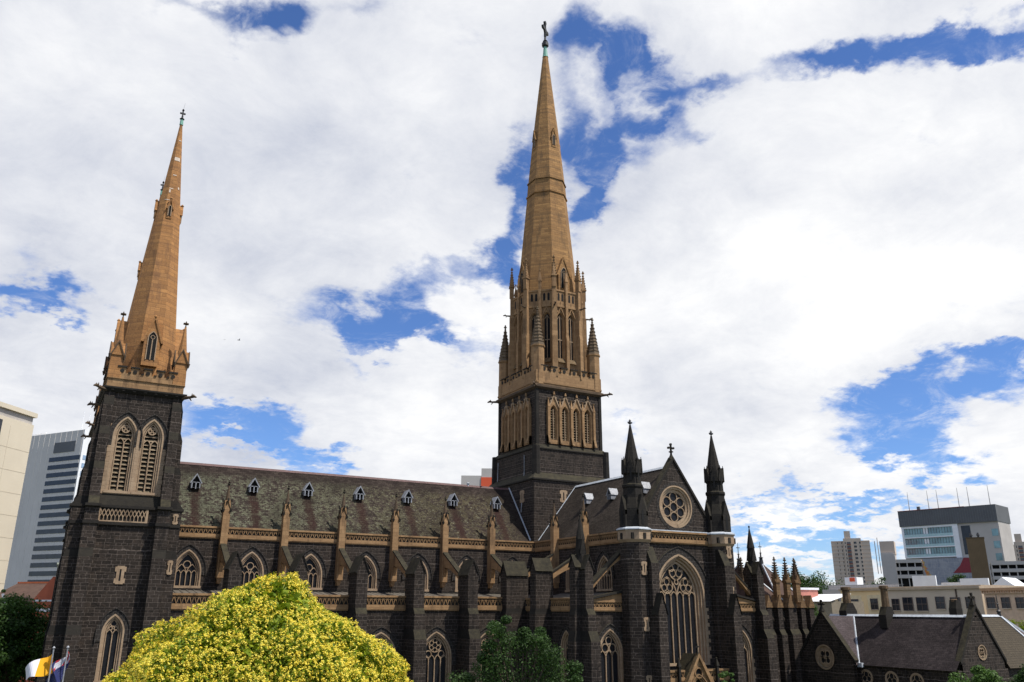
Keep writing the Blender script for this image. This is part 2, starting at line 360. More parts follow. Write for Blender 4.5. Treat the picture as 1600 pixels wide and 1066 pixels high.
def window(wd, hs, ratio=1., steps=((.0, -.05), (.16, -.05), (.16, .12), (.34, .12), (.34, .36), (.42, .36)), lights=4, hl=None, circles=(), subs=(), bar=.09,
           hood=.34, sill=.16, louvre=False, quoins=False, sur=None, vous=None, lratio=1.):
    sur = sur or SANDP; vous = vous or VOUS
    M = MB()
    prev = None
    for (t, y) in steps:
        P = [(x, y, z) for x, z in arch(wd, hs, ratio, t)]
        if prev: M.strip(prev, P)
        prev = P
    tin = steps[-1][0]
    M.box(-wd/2-.08, wd/2+.08, -sill, steps[-1][1], -.22, .02)
    if hood:
        O = arch(wd, hs, ratio, -hood, bottom=hs*.82); I = arch(wd, hs, ratio, .0, bottom=hs*.82)
        M.strip([(x, -.08, z) for x, z in O], [(x, -.06, z) for x, z in I], 1)
        M.strip([(x, .02, z) for x, z in O], [(x, -.08, z) for x, z in O], 1)
        M.ribbon(arch(wd, hs, ratio, -hood-.05, bottom=hs*.8), .1, -.17, .02, 1)
    if quoins:
        z = 0.; k = 0
        while z < hs:
            q = quoins*(1.0 if k % 2 else .45)
            for s in (-1, 1): M.box(min(s*wd/2, s*(wd/2+q)), max(s*wd/2, s*(wd/2+q)), -.045, .05, z, z+.40)
            z += .42; k += 1
    # tracery
    T = MB(); iw = wd-2*tin; y0 = steps[-1][1]-.09; y1 = steps[-1][1]+.12
    hl = hs if hl is None else hl; lw = iw/lights
    T.ribbon(arch(wd, hs, ratio, tin+.03), bar*.9, y0-.02, y1)
    for i in range(1, lights): T.box(-iw/2+i*lw-bar/2, -iw/2+i*lw+bar/2, y0, y1, 0, hl+lw*.12)
    for i in range(lights):
        xc = -iw/2+(i+.5)*lw
        T.ribbon([(x, z) for x, z in arch(lw, 0, lratio, 0, xc, hl, 5)][1:-1], bar*.8, y0+.01, y1)
    for (cx, cz, r, pet) in circles:
        T.ribbon(circle(cx, cz, r), bar*.9, y0, y1, closed=True)
        if pet:
            rr = r*sin(pi/pet)/(1+sin(pi/pet)); 
            for i in range(pet):
                a = pi/2+2*pi*i/pet; T.ribbon(circle(cx+(r-rr)*cos(a), cz+(r-rr)*sin(a), rr*.95, 10), bar*.55, y0+.02, y1, closed=True)
    for pts in subs: T.ribbon(pts, bar*.9, y0, y1)
    G = MB(); yg = steps[-1][1]+.07
    G.sheet(arch(wd, hs, ratio, tin-.02), FXZ(yg+(.28 if louvre else 0)))
    kids = [Proto('tracery', T, sur), Proto('glass', G, DARK if louvre else GLASS)]
    if louvre:
        Lo = MB(); z = .1
        pk = arch(wd, hs, ratio, tin)
        def half(z_):
            if z_ <= hs: return iw/2
            R = ratio*wd; c = R-wd/2; q = (R-tin)**2-(z_-hs)**2
            return max(sqrt(q)-c, 0) if q > 0 else 0
        while z < hs+wd*.9:
            h = half(z+.15)
            if h > .1: Lo.add([(-h, yg-.04, z), (h, yg-.04, z), (h, yg+.26, z+.26), (-h, yg+.26, z+.26), (-h, yg-.04, z-.05), (h, yg-.04, z-.05)], [(0, 1, 2, 3), (0, 1, 5, 4)])
            z += .42
        kids.append(Proto('louvre', Lo, SANDP))
    return Proto('window', M, [sur, vous], kids)

def cathole(wd, hs, ratio, x0, z0): return arch(wd, hs, ratio, 0, x0, z0)

# ================================================================== CATHEDRAL
PIN = [-46.04+6.574*k for k in range(6)]
XN0, XN1 = -52.0, -6.9                      # nave between the west towers and the crossing
YC, YA, ZC, ZR = -6.5, -12.6, 15.95, 23.6   # clerestory face, aisle face, parapet top, ridge
cath = empty('cathedral', 'dark bluestone gothic cathedral with orange sandstone spires, long slate nave roof and flying buttresses', 'cathedral', (0, 0, 0))

finial = MB()
def add_finial(M, x, y, z, s=1., m=0):
    M.stack(x, y, [(z-.1*s, .05*s), (z+.35*s, .06*s)], 6, m)
    M.stack(x, y, [(z+.12*s, .04*s), (z+.2*s, .2*s), (z+.3*s, .2*s), (z+.38*s, .05*s)], 8, m)
    M.stack(x, y, [(z+.38*s, .05*s), (z+.46*s, .13*s), (z+.58*s, .05*s), (z+.66*s, .02)], 6, m)
def crockets(M, x, y, z0, a0, z1, a1, n, rows, sz, m=0, rot=None):
    rot = pi/n if rot is None else rot
    for r in range(rows):
        f = (r+.5)/rows; z = z0+(z1-z0)*f; k = (a0+(a1-a0)*f)/cos(pi/n)
        for i in range(n):
            t = rot+2*pi*i/n; X = x+k*cos(t); Y = y+k*sin(t)
            M.frus(X, Y, z-sz*.6, z+sz*.5, sz*.35, sz*.75, 4, m, t)
def parapet_band(M, x0, x1, y, z0, z1, out=.18, per=.47, mat=0, dark=1):
    "pierced trefoil parapet facing -y: ledge, arcaded band, coping"
    h = z1-z0
    M.box(x0, x1, y-out, y+.25, z0, z0+h*.30, mat); M.box(x0, x1, y-out*.55, y+.25, z0-.12, z0-.003, mat)
    M.box(x0, x1, y-.02, y+.25, z0+h*.30+.003, z1-.2, dark)
    M.box(x0, x1, y-out*1.15, y+.3, z1-.197, z1, mat)
    n = max(1, round((x1-x0)/per)); p = (x1-x0)/n; za, zb = z0+h*.33, z1-.22
    for i in range(n):
        xa = x0+i*p
        M.ribbon([(xa, zb), (xa+p*.5, za), (xa+p, zb)], .10, y-.12, y, mat)
        M.ribbon(circle(xa+p*.5, zb-.10, .11, 6), .06, y-.1, y, mat, True)
    M.box(x0, x1, y-.12, y-.02, za-.05, za+.02, mat)

def rot_mb(F, fn, *a, **k):
    M = MB(); M.F = F; fn(M, *a, **k); return M
SOUTH = lambda y: (Vector((0, y, 0)), Vector((1, 0, 0)), Vector((0, -1, 0)))
def WESTF(x): return (Vector((x, 0, 0)), Vector((0, -1, 0)), Vector((-1, 0, 0)))
def EASTF(x): return (Vector((x, 0, 0)), Vector((0, 1, 0)), Vector((1, 0, 0)))
def NORTHF(y): return (Vector((0, y, 0)), Vector((-1, 0, 0)), Vector((0, 1, 0)))

# ---- windows
clere = window(2.95, 1.35, .92, lights=4, hl=1.15, circles=[(0, 2.2, .36, 0)], bar=.085, hood=.4, subs=[arch(1.06, 0, 1.25, 0, -.53, 1.15, 6)[1:-1], arch(1.06, 0, 1.25, 0, .53, 1.15, 6)[1:-1]])
aislew = window(3.85, 4.1+.15, .78, lights=4, hl=3.9, circles=[(0, 5.55, .72, 6), (-.78, 4.62, .36, 0), (.78, 4.62, .36, 0)], bar=.1, hood=.42,
                steps=((.0, -.05), (.16, -.05), (.16, .12), (.36, .12), (.36, .36), (.46, .36)))
sidew = window(3.3, 3.35, .9, lights=3, hl=3.1, circles=[(-.47, 4.05, .42, 0), (.47, 4.05, .42, 0), (0, 4.8, .38, 0)], bar=.1, hood=.4, quoins=.35)
lancetw = window(2.3, 3.5, 1., lights=2, hl=3.1, circles=[(0, 4.3, .34, 0)], bar=.1, hood=.36)
C60 = [(-1.36, 8.12, .82, 3), (1.36, 8.12, .82, 3), (0, 9.75, .95, 3), (0, 8.55, .26, 0), (-.62, 10.0, .3, 0), (.62, 10.0, .3, 0)]
big = window(7.1, 7.05, .66, lights=6, hl=6.85, circles=C60, bar=.12, hood=.72, quoins=.45,
             steps=((.0, -.1), (.22, -.1), (.22, .1), (.45, .1), (.45, .35), (.7, .35), (.7, .62), (.92, .62)),
             subs=[arch(2.56, 0, .95, 0, -1.31, 6.95, 8)[1:-1], arch(2.56, 0, .95, 0, 1.31, 6.95, 8)[1:-1]], lratio=.8)
belf = window(2.25, 5.35, 1.05, lights=2, hl=4.6, circles=[(0, 6.15, .36, 4)], bar=.11, hood=.34, louvre=True, sur=SANDP)
twlow = window(1.95, 4.1, 1.0, lights=2, hl=3.9, circles=[(0, 4.95, .28, 0), (-.22, 4.5, .15, 0), (.22, 4.5, .15, 0)], bar=.09, hood=.4)

def slit_proto(h=1.6):
    M = MB(); hs = h/2
    M.box(-.42, -.1, -.06, .03, 0, h); M.box(.1, .42, -.06, .03, 0, h)
    M.box(-.42, .42, -.07, .03, h-.02, h+.28); M.box(-.42, .42, -.07, .03, -.28, .02)
    M.box(-.6, -.42, -.055, .03, h*.05-.25, h*.22); M.box(.42, .6, -.055, .03, h*.05-.25, h*.22); M.box(-.6, -.42, -.055, .03, h*.78, h+.2); M.box(.42, .6, -.055, .03, h*.78, h+.2)
    D = MB(); D.box(-.1, .1, -.02, .03, 0, h)
    return Proto('slit_window', M, SANDP, [Proto('glass', D, DARK)])
slit = slit_proto(1.1)

# ---- nave walls
cb = [-49.33+6.574*k for k in range(7)]                                # bay centres
M = MB()
M.sheet([(XN0, 8.9), (-6.5, 8.9), (-6.5, 14.8), (XN0, 14.8)], FXZ(YC), [cathole(2.95, 1.35, .92, x, 9.72) for x in cb])
M.box(XN0, -6.5, YC-.16, YC, 9.05, 9.5, 1)
M.box(XN0, -6.5, YC+.9, YC+1., 8.9, 15.8)
build(M, 'clerestory_wall', [BLUE, BLUES], cath)
M = MB(); M.box(XN0, -6.5, 6.4, 6.5, -4, 15.8); build(M, 'clerestory_wall', [BLUE], cath)
for x in cb: clere.put(cath, (x, YC, 9.72))
M = MB()
M.sheet([(XN0, -4), (-12, -4), (-12, 7.4), (XN0, 7.4)], FXZ(YA), [cathole(3.85, 4.25, .78, x, -1.9) for x in cb[:-1]])
M.box(XN0, -12, YA-.3, YA, -4, -2.6, 1); M.box(XN0, -12, YA+.9, YA+1, -4, 7.4)
build(M, 'aisle_wall', [BLUE, BLUES], cath)
M = MB(); M.box(XN0, -12, 12.5, 12.6, -4, 8.5); build(M, 'aisle_wall', [BLUE], cath)
for x in cb[:-1]: aislew.put(cath, (x, YA, -1.9))
M = MB(); parapet_band(M, -51.6, -12.2, YA, 7.42, 8.9); build(M, 'aisle_parapet', [SAND, BLUES], cath)
M = MB(); parapet_band(M, -51.2, -6.7, YC, 14.75, ZC); build(M, 'nave_parapet', [SAND, BLUES], cath)
M = MB()
M.add([(XN0, YA+.2, 8.55), (-12, YA+.2, 8.55), (-12, YC, 9.3), (XN0, YC, 9.3), (XN0, 12.5, 8.5), (-12, 12.5, 8.5), (-12, 6.5, 9.3), (XN0, 6.5, 9.3)], [(0, 1, 2, 3), (4, 5, 6, 7)])
for i in range(60):
    x = XN0+.7*i
    if x < -12.5: M.add([(x, YA+.2, 8.62), (x+.1, YA+.2, 8.62), (x+.1, YC, 9.37), (x, YC, 9.37)], [(0, 1, 2, 3)])
build(M, 'aisle_roof', [WLEAD], cath)
# nave roof
M = MB()
M.add([(XN0-4, -6.25, ZC-.15), (-6.9, -6.25, ZC-.15), (-6.7, 0, ZR), (XN0-4, 0, ZR), (-6.9, 6.25, ZC-.15), (XN0-4, 6.25, ZC-.15)], [(0, 1, 2, 3), (3, 2, 4, 5)])
nr = build(M, 'nave_roof', [SLATE], cath)
M = MB(); M.prism([(-.22, ZR-.2), (0, ZR+.09), (.22, ZR-.2)], PX, XN0-3, -6.75)
build(M, 'ridge_capping', [plain('ridge_tile', (.11, .06, .055), .7, 0, .35, 3)], nr)
M = MB(); M.tube((-6.95, -6.2, 16.1), (-6.78, -.05, 23.72), .09, n=4)
for x, z in ((-13.2, 23.9),): M.stack(-13.2, 0, [(23.5, .12), (23.85, .12), (23.86, .22), (23.95, .22), (24.05, .05)], 8)
build(M, 'flashing', [LEADP], nr)
def dormer_proto():
    M = MB()   # local: opens to -y, roof plane behind
    for s in (-1, 1):
        M.add([(0, -.55, 1.35), (s*.52, -.55, .5), (s*.52, .62, .5), (0, .75, 1.35)], [(0, 1, 2, 3)])
        M.add([(0, -.55, 1.42), (s*.6, -.55, .46), (s*.5, -.55, .42), (0, -.55, 1.25)], [(0, 1, 2, 3)])
        M.box(min(s*.33, s*.43), max(s*.33, s*.43), -.5, .45, -.05, .62)
    M.box(-.05, .05, -.5, -.4, -.1, .55); M.box(-.43, .43, -.5, .2, .5, .56)
    M.add([(-.4, -.5, 0), (.4, -.5, 0), (.4, .1, .1), (-.4, .1, .1)], [(0, 1, 2, 3)])
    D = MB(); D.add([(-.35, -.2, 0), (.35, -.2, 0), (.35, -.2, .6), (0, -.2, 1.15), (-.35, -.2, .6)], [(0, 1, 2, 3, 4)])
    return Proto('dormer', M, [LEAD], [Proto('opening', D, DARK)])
dorm = dormer_proto()
for k in range(7): dorm.put(cath, (-48.95+6.44*k, -2.62, 20.4), 0, (1.12, 1.12, 1.15))

# ---- nave pinnacles, buttresses, flyers
def pinnacle_proto():
    M = MB(); y = -.42; h = .37
    M.box(-h, h, y-h, .02, 10.6, 17.75)                                   # shaft (z given in building heights)
    M.frus(0, y+.1, 10.0, 10.6, .14, .3, 4)
    M.stack(0, y-.02, [(17.75, .36), (18.75, .28)], 4)
    M.stack(0, y-.02, [(18.7, .24), (20.3, .06), (20.45, .05)], 8, 1)
    T = MB()
    for a in range(4):
        c, s_ = round(cos(a*pi/2)), round(sin(a*pi/2))
        U = Vector((-s_, c, 0)); N = Vector((c, s_, 0)); O = Vector((0, y-.02, 0))
        for q in (-1, 1): T.add([O+N*.44+U*q*.44+Vector((0, 0, 17.6)), O+N*.44+Vector((0, 0, 18.75)), O+N*.02+Vector((0, 0, 18.9)), O+N*.30+U*q*.44+Vector((0, 0, 17.75))], [(0, 1, 2, 3)])
        T.box(O.x+N.x*.47-.07, O.x+N.x*.47+.07, O.y+N.y*.47-.07, O.y+N.y*.47+.07, 18.6, 18.95)
    for a in range(4):
        t = pi/4+a*pi/2; T.frus(.55*cos(t), y+.55*sin(t), 17.45, 17.75, .07, .13, 4)
    T.stack(0, y-.02, [(20.4, .05), (20.5, .13), (20.6, .13), (20.68, .05), (20.78, .12), (20.88, .04), (21.0, .02)], 6)
    return Proto('pinnacle', M, [SAND, CROCK], [Proto('gablet', T, [BLUES])])
pinn = pinnacle_proto()
def flyer_proto(y1=-12.5, zt0=14.1, zb1=10.15):
    # side view polygon in (y,z), relative to clerestory face at y=0
    L = y1-YC; top0 = (0-.55, zt0); top1 = (L, 10.95)
    M = MB(); arc = [( -.75+ (L+.75)*t, 12.3-(12.3-zb1)*(t**1.9)) for t in [i/7 for i in range(8)]]
    M.prism([top0, top1]+list(reversed(arc)), PX, -.24, .24)
    Cp = MB(); Cp.prism([(-.5, zt0+.2), (L, 11.13), (L, 10.95), (-.5, zt0)], PX, -.31, .31)
    M.prism([(0, 10.0), (-.35, 10.3), (-1.25, 12.15), (-.9, 12.6), (0, 12.6)], PX, -.2, .2)
    return Proto('flying_buttress', M, [SAND], [Proto('coping', Cp, [BLUES])])
fly = flyer_proto()
def buttress_proto(L=2.4, hw=.62, zr=12.95, ze=11.3, back=.2, e1=.35, e2=.8):
    "local: wall at y=0, projects to -y"
    M = MB()
    M.box(-hw, hw, -L, back, 7.6, ze)
    M.prism([(-hw, ze+.003), (hw, ze+.003), (0, zr-.1)], PY, -L+.02, back)
    M.box(-hw, hw, -L-e1, back, 5.4, 7.0); M.prism([(-L-e1, 7.0), (-L-e1, 7.003), (-L, 7.6), (back, 7.6), (back, 7.0)], PX, -hw, hw, 1)
    M.box(-hw-.1, hw+.1, -L-e2, back, -4, 4.4); M.prism([(-L-e2, 4.403), (-L-e1, 5.4), (back, 5.4), (back, 4.403)], PX, -hw-.06, hw+.06, 1)
    Cp = MB()
    for s in (-1, 1):
        Cp.add([(0, -L-.1, zr), (s*(hw+.16), -L-.1, ze-.12), (s*(hw+.16), back, ze-.12), (0, back, zr), (0, -L-.1, zr-.16), (s*(hw+.08), -L-.1, ze-.2)], [(0, 1, 2, 3), (0, 1, 5, 4)])
    return Proto('buttress', M, [BLUE, BLUES], [Proto('gabled_coping', Cp, [BLUES])])
butt = buttress_proto()
for k, x in enumerate(PIN):
    pinn.put(cath, (x, YC, 0)); fly.put(cath, (x, YC, 0))
    if k < 5: butt.put(cath, (x, YA, 0))

# ---- transept
XT, XA, YF = 6.5, 12.0, -27.24
clt = [-9.4, -15.4, -22.0]
for sgn, F in ((-1, WESTF(-XT)), (1, EASTF(XT))):
    M = MB(); M.F = F; u = (lambda y: -y) if sgn < 0 else (lambda y: y)
    us = sorted([u(-6.5), u(YF)])
    M.sheet([(us[0], 8.9), (us[1], 8.9), (us[1], 14.8), (us[0], 14.8)], FXZ(0), [cathole(2.95, 1.35, .92, u(y), 9.72) for y in clt[1:]])
    M.box(us[0], us[1], .9, 1., 8.9, 15.8)
    build(M, 'transept_clerestory', [BLUE], cath)
for y in clt[1:]: clere.put(cath, (-XT, y, 9.72), WEST); clere.put(cath, (XT, y, 9.72), EAST)
for sgn, F in ((-1, WESTF(-XA)), (1, EASTF(XA))):
    M = MB(); M.F = F; u = (lambda y: -y) if sgn < 0 else (lambda y: y)
    us = sorted([u(YA), u(-26.5)])
    M.sheet([(us[0], -4), (us[1], -4), (us[1], 7.4), (us[0], 7.4)], FXZ(0), [cathole(2.3, 3.5, 1., u(y), -.1) for y in (-15.9, -22.3)])
    build(M, 'transept_aisle_wall', [BLUE], cath)
for s in (-1, 1):
    a, b = sorted((s*XA, s*7.4)); M = MB()
    M.sheet([(a, -4), (b, -4), (b, 7.4), (a, 7.4)], FXZ(-26.5), [cathole(3.3, 3.35, .9, s*9.25, -.4)])
    build(M, 'transept_aisle_wall', [BLUE], cath)
for y in (-15.9, -22.3): lancetw.put(cath, (-XA, y, -.1), WEST); lancetw.put(cath, (XA, y, -.1), EAST)
for s in (-1, 1): sidew.put(cath, (s*9.25, -26.5, -.4))
build(rot_mb(WESTF(-XA), parapet_band, 13.0, 26.6, 0, 7.42, 8.75), 'transept_aisle_parapet', [SAND, BLUES], cath)
build(rot_mb(WESTF(-XT), parapet_band, 6.6, 26.2, 0, 14.75, ZC), 'transept_parapet', [SAND, BLUES], cath)
build(rot_mb(EASTF(XT), parapet_band, -26.2, -6.6, 0, 14.75, ZC), 'transept_parapet', [SAND, BLUES], cath)
for s in (-1, 1):
    M = MB(); a, b = sorted((s*11.9, s*7.)); parapet_band(M, a, b, -26.55, 7.42, 8.45)
    M.prism([(a, 8.453), (b, 8.453), (s*7., 9.35)], PY, -26.7, -26.3)
    M.prism([(s*11.95, 8.5), (s*7., 9.4), (s*7., 9.62), (s*11.95, 8.72)], PY, -26.95, -26.2, 1)
    build(M, 'transept_aisle_parapet', [SAND, BLUES], cath)
M = MB()
for s in (-1, 1): M.add([(s*12, -12.6, 8.3), (s*12, -26.4, 8.3), (s*6.5, -26.4, 9.35), (s*6.5, -12.6, 9.35)], [(0, 1, 2, 3)])
M.add([(-12.0, -12.6, 8.32), (-6.5, -12.6, 8.9), (-6.5, -6.5, 9.3), (-12.0, -6.5, 9.3)], [(0, 1, 2, 3)])
build(M, 'transept_aisle_roof', [WLEAD], cath)
# transept roof
M = MB()
M.add([(-6.25, -6.9, ZC-.15), (-6.25, -27.1, ZC-.15), (0, -27.1, ZR), (0, -6.7, ZR), (6.25, -27.1, ZC-.15), (6.25, -6.9, ZC-.15)], [(0, 1, 2, 3), (3, 2, 4, 5)])
tr = build(M, 'transept_roof', [SLATE2], cath)
M = MB(); M.prism([(-.24, ZR-.15), (0, ZR+.14), (.24, ZR-.15)], PY, -27., -6.75); M.tube((-6.2, -6.95, 16.1), (-.1, -6.8, 23.6), .06, n=4)
build(M, 'ridge_capping', [LEADP], tr)
for y in (-13.3, -18.6, -25.): dorm.put(cath, (-2.55, y, 20.45), WEST)
for y in (-12.07, -18.67):
    pinn.put(cath, (-XT, y, 0), WEST); fly.put(cath, (-XT, y, 0), WEST); pinn.put(cath, (XT, y, 0), EAST); fly.put(cath, (XT, y, 0), EAST)
wideb = buttress_proto(2.75, .72, 13.0, 11.4, e1=.1, e2=.2); midb = buttress_proto(2.1, .62, 13.1, 11.75, e1=.12, e2=.25)
for y, pb in ((-13.1, wideb), (-18.75, midb)): pb.put(cath, (-XA, y, 0), WEST); pb.put(cath, (XA, y, 0), EAST)
cornerb = buttress_proto(1.75, .55, 13.1, 11.9, e1=.15, e2=.3)
southb = buttress_proto(.9, .5, 13.1, 11.7, 1.3, e1=.4, e2=.9)
for s in (-1, 1):
    cornerb.put(cath, (s*(XA-.2), -26.0, 0), WEST if s < 0 else EAST); southb.put(cath, (s*12.35, -26.5, 0))
    # spirelet on the corner buttress
    M = MB(); M.stack(s*12.5, -26.1, [(12.2, .5), (14.7, .42)], 8); M.stack(s*12.5, -26.1, [(14.7, .48), (17.1, .05), (17.2, .1), (17.35, .1), (17.4, .03)], 8)
    for a in range(4):
        t = a*pi/2; M.add([(s*12.5+.62*cos(t-.7), -26.1+.62*sin(t-.7), 13.2), (s*12.5+.62*cos(t+.7), -26.1+.62*sin(t+.7), 13.2), (s*12.5+.5*cos(t), -26.1+.5*sin(t), 15.1)], [(0, 1, 2)])
    build(M, 'spirelet', [BLUES], cath)
# transept-front flyers
M = None
for s in (-1, 1):
    arcp = [(s*(6.9+5.1*t), 12.95-(12.95-8.75)*(t**1.35)) for t in [i/8 for i in range(9)]]
    F_ = MB(); F_.prism([(s*6.9, 13.7), (s*12., 9.35)]+list(reversed(arcp)), PY, -26.35, -25.85)
    Cp = MB(); Cp.prism([(s*6.9, 14.0), (s*12., 9.6), (s*12., 9.37), (s*6.9, 13.72)], PY, -26.43, -25.5)
    Proto('flying_buttress', F_, [SAND], [Proto('coping', Cp, [BLUES])]).put(cath)
# transept front wall + gable
M = MB()
M.sheet([(-5, -4), (5, -4), (5, 14.8), (-5, 14.8)], FXZ(YF), [cathole(7.1, 7.05, .66, 0, 1.95)])
rose_c = (0.05, 18.85)
M.sheet([(-5.2, ZC), (5.2, ZC), (4.9, 17.4), (0, 24.3), (-4.9, 17.4)], FXZ(YF), [circle(*rose_c, 2.4, 28)])
M.sheet([(-5.2, ZC), (5.2, ZC), (4.9, 17.4), (0, 24.3), (-4.9, 17.4)], FXZ(YF+.7))
build(M, 'transept_front', [BLUE], cath)
big.put(cath, (0, YF, 1.95))
M = MB(); parapet_band(M, -4.6, 4.6, YF-.05, 14.75, 16.0, .25, .5)
build(M, 'front_parapet', [SAND, BLUES], cath)
M = MB(); M.box(-4.6, 4.6, YF-.34, YF+.1, 16.003, 16.11); build(M, 'capping', [LEADP], cath)
M = MB()
for s in (-1, 1):
    M.prism([(s*5.3, 16.6), (0, 24.25), (0, 24.65), (s*5.55, 16.75)], PY, YF-.16, YF+.75)
M.stack(0, YF+.2, [(24.3, .35), (24.9, .12), (25.15, .1), (25.2, .24), (25.3, .24), (25.35, .08)], 6)
M.box(-.09, .09, YF+.11, YF+.29, 25.3, 26.25); M.box(-.34, .34, YF+.11, YF+.29, 25.62, 25.80)
for cx, cz in ((-.36, 25.71), (.36, 25.71), (0, 26.15)): M.prism(circle(cx, cz, .14, 8), PY, YF+.1, YF+.3)
build(M, 'gable_coping', [BLUES], cath)
# rose window
M = MB(); prev = None
for (r, y) in ((2.55, -.08), (2.38, -.08), (2.34, .08), (2.12, .08), (2.08, .26), (1.86, .26), (1.82, .42)):
    P = [(a, y, b) for a, b in circle(0, 0, r, 36)]
    if prev: M.strip(prev, P, 0, True)
    prev = P
M.strip([(a, -.06, b) for a, b in circle(0, 0, 2.56, 36)], [(a, -.03, b) for a, b in circle(0, 0, 2.95, 36)], 1, True)
T = MB()
for i in range(6):
    a = pi/2+i*pi/3; T.ribbon(circle(1.2*cos(a), 1.2*sin(a), .57, 16), .09, .3, .45, closed=True)
T.ribbon(circle(0, 0, .57, 16), .09, .3, .45, closed=True); T.ribbon(circle(0, 0, 1.83, 32), .1, .28, .45, closed=True)
G = MB(); G.sheet(circle(0, 0, 1.95, 30), FXZ(.43))
Proto('rose_window', M, [SANDP, VOUS], [Proto('tracery', T, SANDP), Proto('glass', G, GLASS)]).put(cath, (rose_c[0], YF, rose_c[1]), 0, (.95, 1, .95))
# front turrets
def front_turret(s):
    M = MB(); x, y = s*6.16, -27.4
    M.stack(x, y, [(-4, 1.7), (5, 1.6), (14.5, 1.55)], 8, 0)
    M.stack(x, y, [(16.2, 1.36), (18.2, 1.32), (19.4, 1.05), (20.4, 1.02), (20.6, 1.13), (20.8, 1.13), (20.95, .98), (21.9, .94), (22.1, 1.08), (23.4, .95)], 8, 1)
    M.stack(x, y, [(23.3, .84), (27.75, .09)], 8, 1)
    t = build(M, 'turret', [BLUE, BLUES], cath)
    B = MB(); B.stack(x, y, [(14.45, 1.5), (14.8, 1.76), (15.8, 1.76)], 8, 0)
    for i in range(8):
        a = i*pi/4; B.box(x+1.7*cos(a)-.16, x+1.7*cos(a)+.16, y+1.7*sin(a)-.16, y+1.7*sin(a)+.16, 14.85, 15.5, 1)
    build(B, 'corbel_band', [SANDP, BLUES], t)
    L = MB(); L.stack(x, y, [(15.85, 1.9), (15.98, 1.88), (16.15, 1.5)], 8); build(L, 'capping', [LEADP], t)
    for i in range(8):
        a = i*pi/4; N = Vector((cos(a), sin(a), 0)); U = Vector((-sin(a), cos(a), 0)); O = Vector((x, y, 0))
        for (R, hw, z0, z1, z2) in ((1.6, .54, 16.2, 18.0, 19.7), (1.17, .36, 21.0, 22.6, 23.75)):
            if i % 2 and R > 1.5: continue
            G = MB()
            P = lambda u, d, z: O+N*d+U*u+Vector((0, 0, z))
            G.add([P(-hw, R, z1-.5), P(hw, R, z1-.5), P(hw, R, z1), P(0, R, z2), P(-hw, R, z1), P(-hw, R-.5, z1-.5), P(hw, R-.5, z1-.5), P(hw, R-.5, z1), P(0, R-.8, z2), P(-hw, R-.5, z1)],
                  [(0, 1, 2, 3, 4), (2, 7, 8, 3), (3, 8, 9, 4), (0, 4, 9, 5), (1, 6, 7, 2)], 1)
            G.tube(P(0, R-.1, z2-.1), P(0, R-.1, z2+.25), .07, .03, 5, 1)
            if R > 1.5: G.add([P(-hw, R-.02, z0), P(hw, R-.02, z0), P(hw, R-.02, z1), P(0, R-.02, z2-.2), P(-hw, R-.02, z1), P(-hw, R-.5, z0), P(hw, R-.5, z0), P(hw, R-.5, z1), P(-hw, R-.5, z1)], [(0, 1, 2, 3, 4), (1, 6, 7, 2), (0, 4, 8, 5)], 0)
            G.add([P(-hw*.28, R+.012, z0+.25), P(hw*.28, R+.012, z0+.25), P(hw*.28, R+.012, z1-.2), P(0, R+.012, z1+.1), P(-hw*.28, R+.012, z1-.2)], [(0, 1, 2, 3, 4)], 2)
            build(G, 'gablet', [BLUES, BLUES, DARK], t)
    Fn = MB(); add_finial(Fn, x, y, 27.7, 1.1); Fn.box(x-.3, x+.3, y-.06, y+.06, 27.95, 28.1); build(Fn, 'finial', [IRON], t)
for s in (-1, 1): front_turret(s)
for s, x in ((-1, -6.3), (1, 6.05)):
    for z in ((11.3, 5.6, -.1) if s < 0 else (13.4, 8.9, 2.5)): slit.put(cath, (x, -27.4-1.62, z), 0, (.62, 1, .85))
# front buttresses each side of the great window
def frontb(s):
    x = s*5.25; M = MB()
    M.box(x-.5, x+.5, -29.6, -27.3, -4, 12.3); M.prism([(-29.6, 12.303), (-28.7, 14.1), (-27.3, 14.1), (-27.3, 12.303)], PX, x-.5, x+.5, 1)
    M.box(x-.58, x+.58, -30.5, -27.4, -4, 7.1)
    M.prism([(x-.58, 7.103), (x+.58, 7.103), (x, 9.1)], PY, -30.5, -29.5, 0)
    for q in (-1, 1): M.add([(x, -30.6, 9.25), (x+q*.68, -30.6, 7.), (x+q*.68, -29.4, 7.), (x, -29.4, 9.25)], [(0, 1, 2, 3)], 1)
    build(M, 'front_buttress', [BLUE, BLUES], cath)
for s in (-1, 1): frontb(s)
# entrance porch
M = MB()
parapet_band(M, -5.2, -1.6, -29.0, .35, 1.45, .2, .42); parapet_band(M, 1.4, 5.6, -29.0, .35, 1.45, .2, .42)
M.box(-5.2, 5.6, -28.95, -27.3, -4, .3, 1); M.box(-5.2, -1.7, -29.3, -28.9, -4, .25)
px_ = -.1; pz = 3.15
M.prism([(px_-2.2, -.3), (px_-.0, pz), (px_+.0, pz-.45), (px_-1.9, -.75)], PY, -29.9, -29.4)
M.prism([(px_+2.2, -.3), (px_+.0, pz), (px_+.0, pz-.45), (px_+1.9, -.75)], PY, -29.9, -29.4)
M.sheet([(px_-2.1, -4), (px_+2.1, -4), (px_+2.1, -.4), (px_, pz-.3), (px_-2.1, -.4)], FXZ(-29.6), [circle(px_, 1.15, .5, 16), arch(2.6, 2.6, .8, 0, px_, -3.6)])
M.sheet(circle(px_, 1.15, .52, 16), FXZ(-29.5), m=2); M.sheet(arch(2.6, 2.6, .8, 0, px_, -3.6), FXZ(-29.2), m=2)
M.ribbon(circle(px_, 1.15, .5, 16), .12, -29.7, -29.5, closed=True)
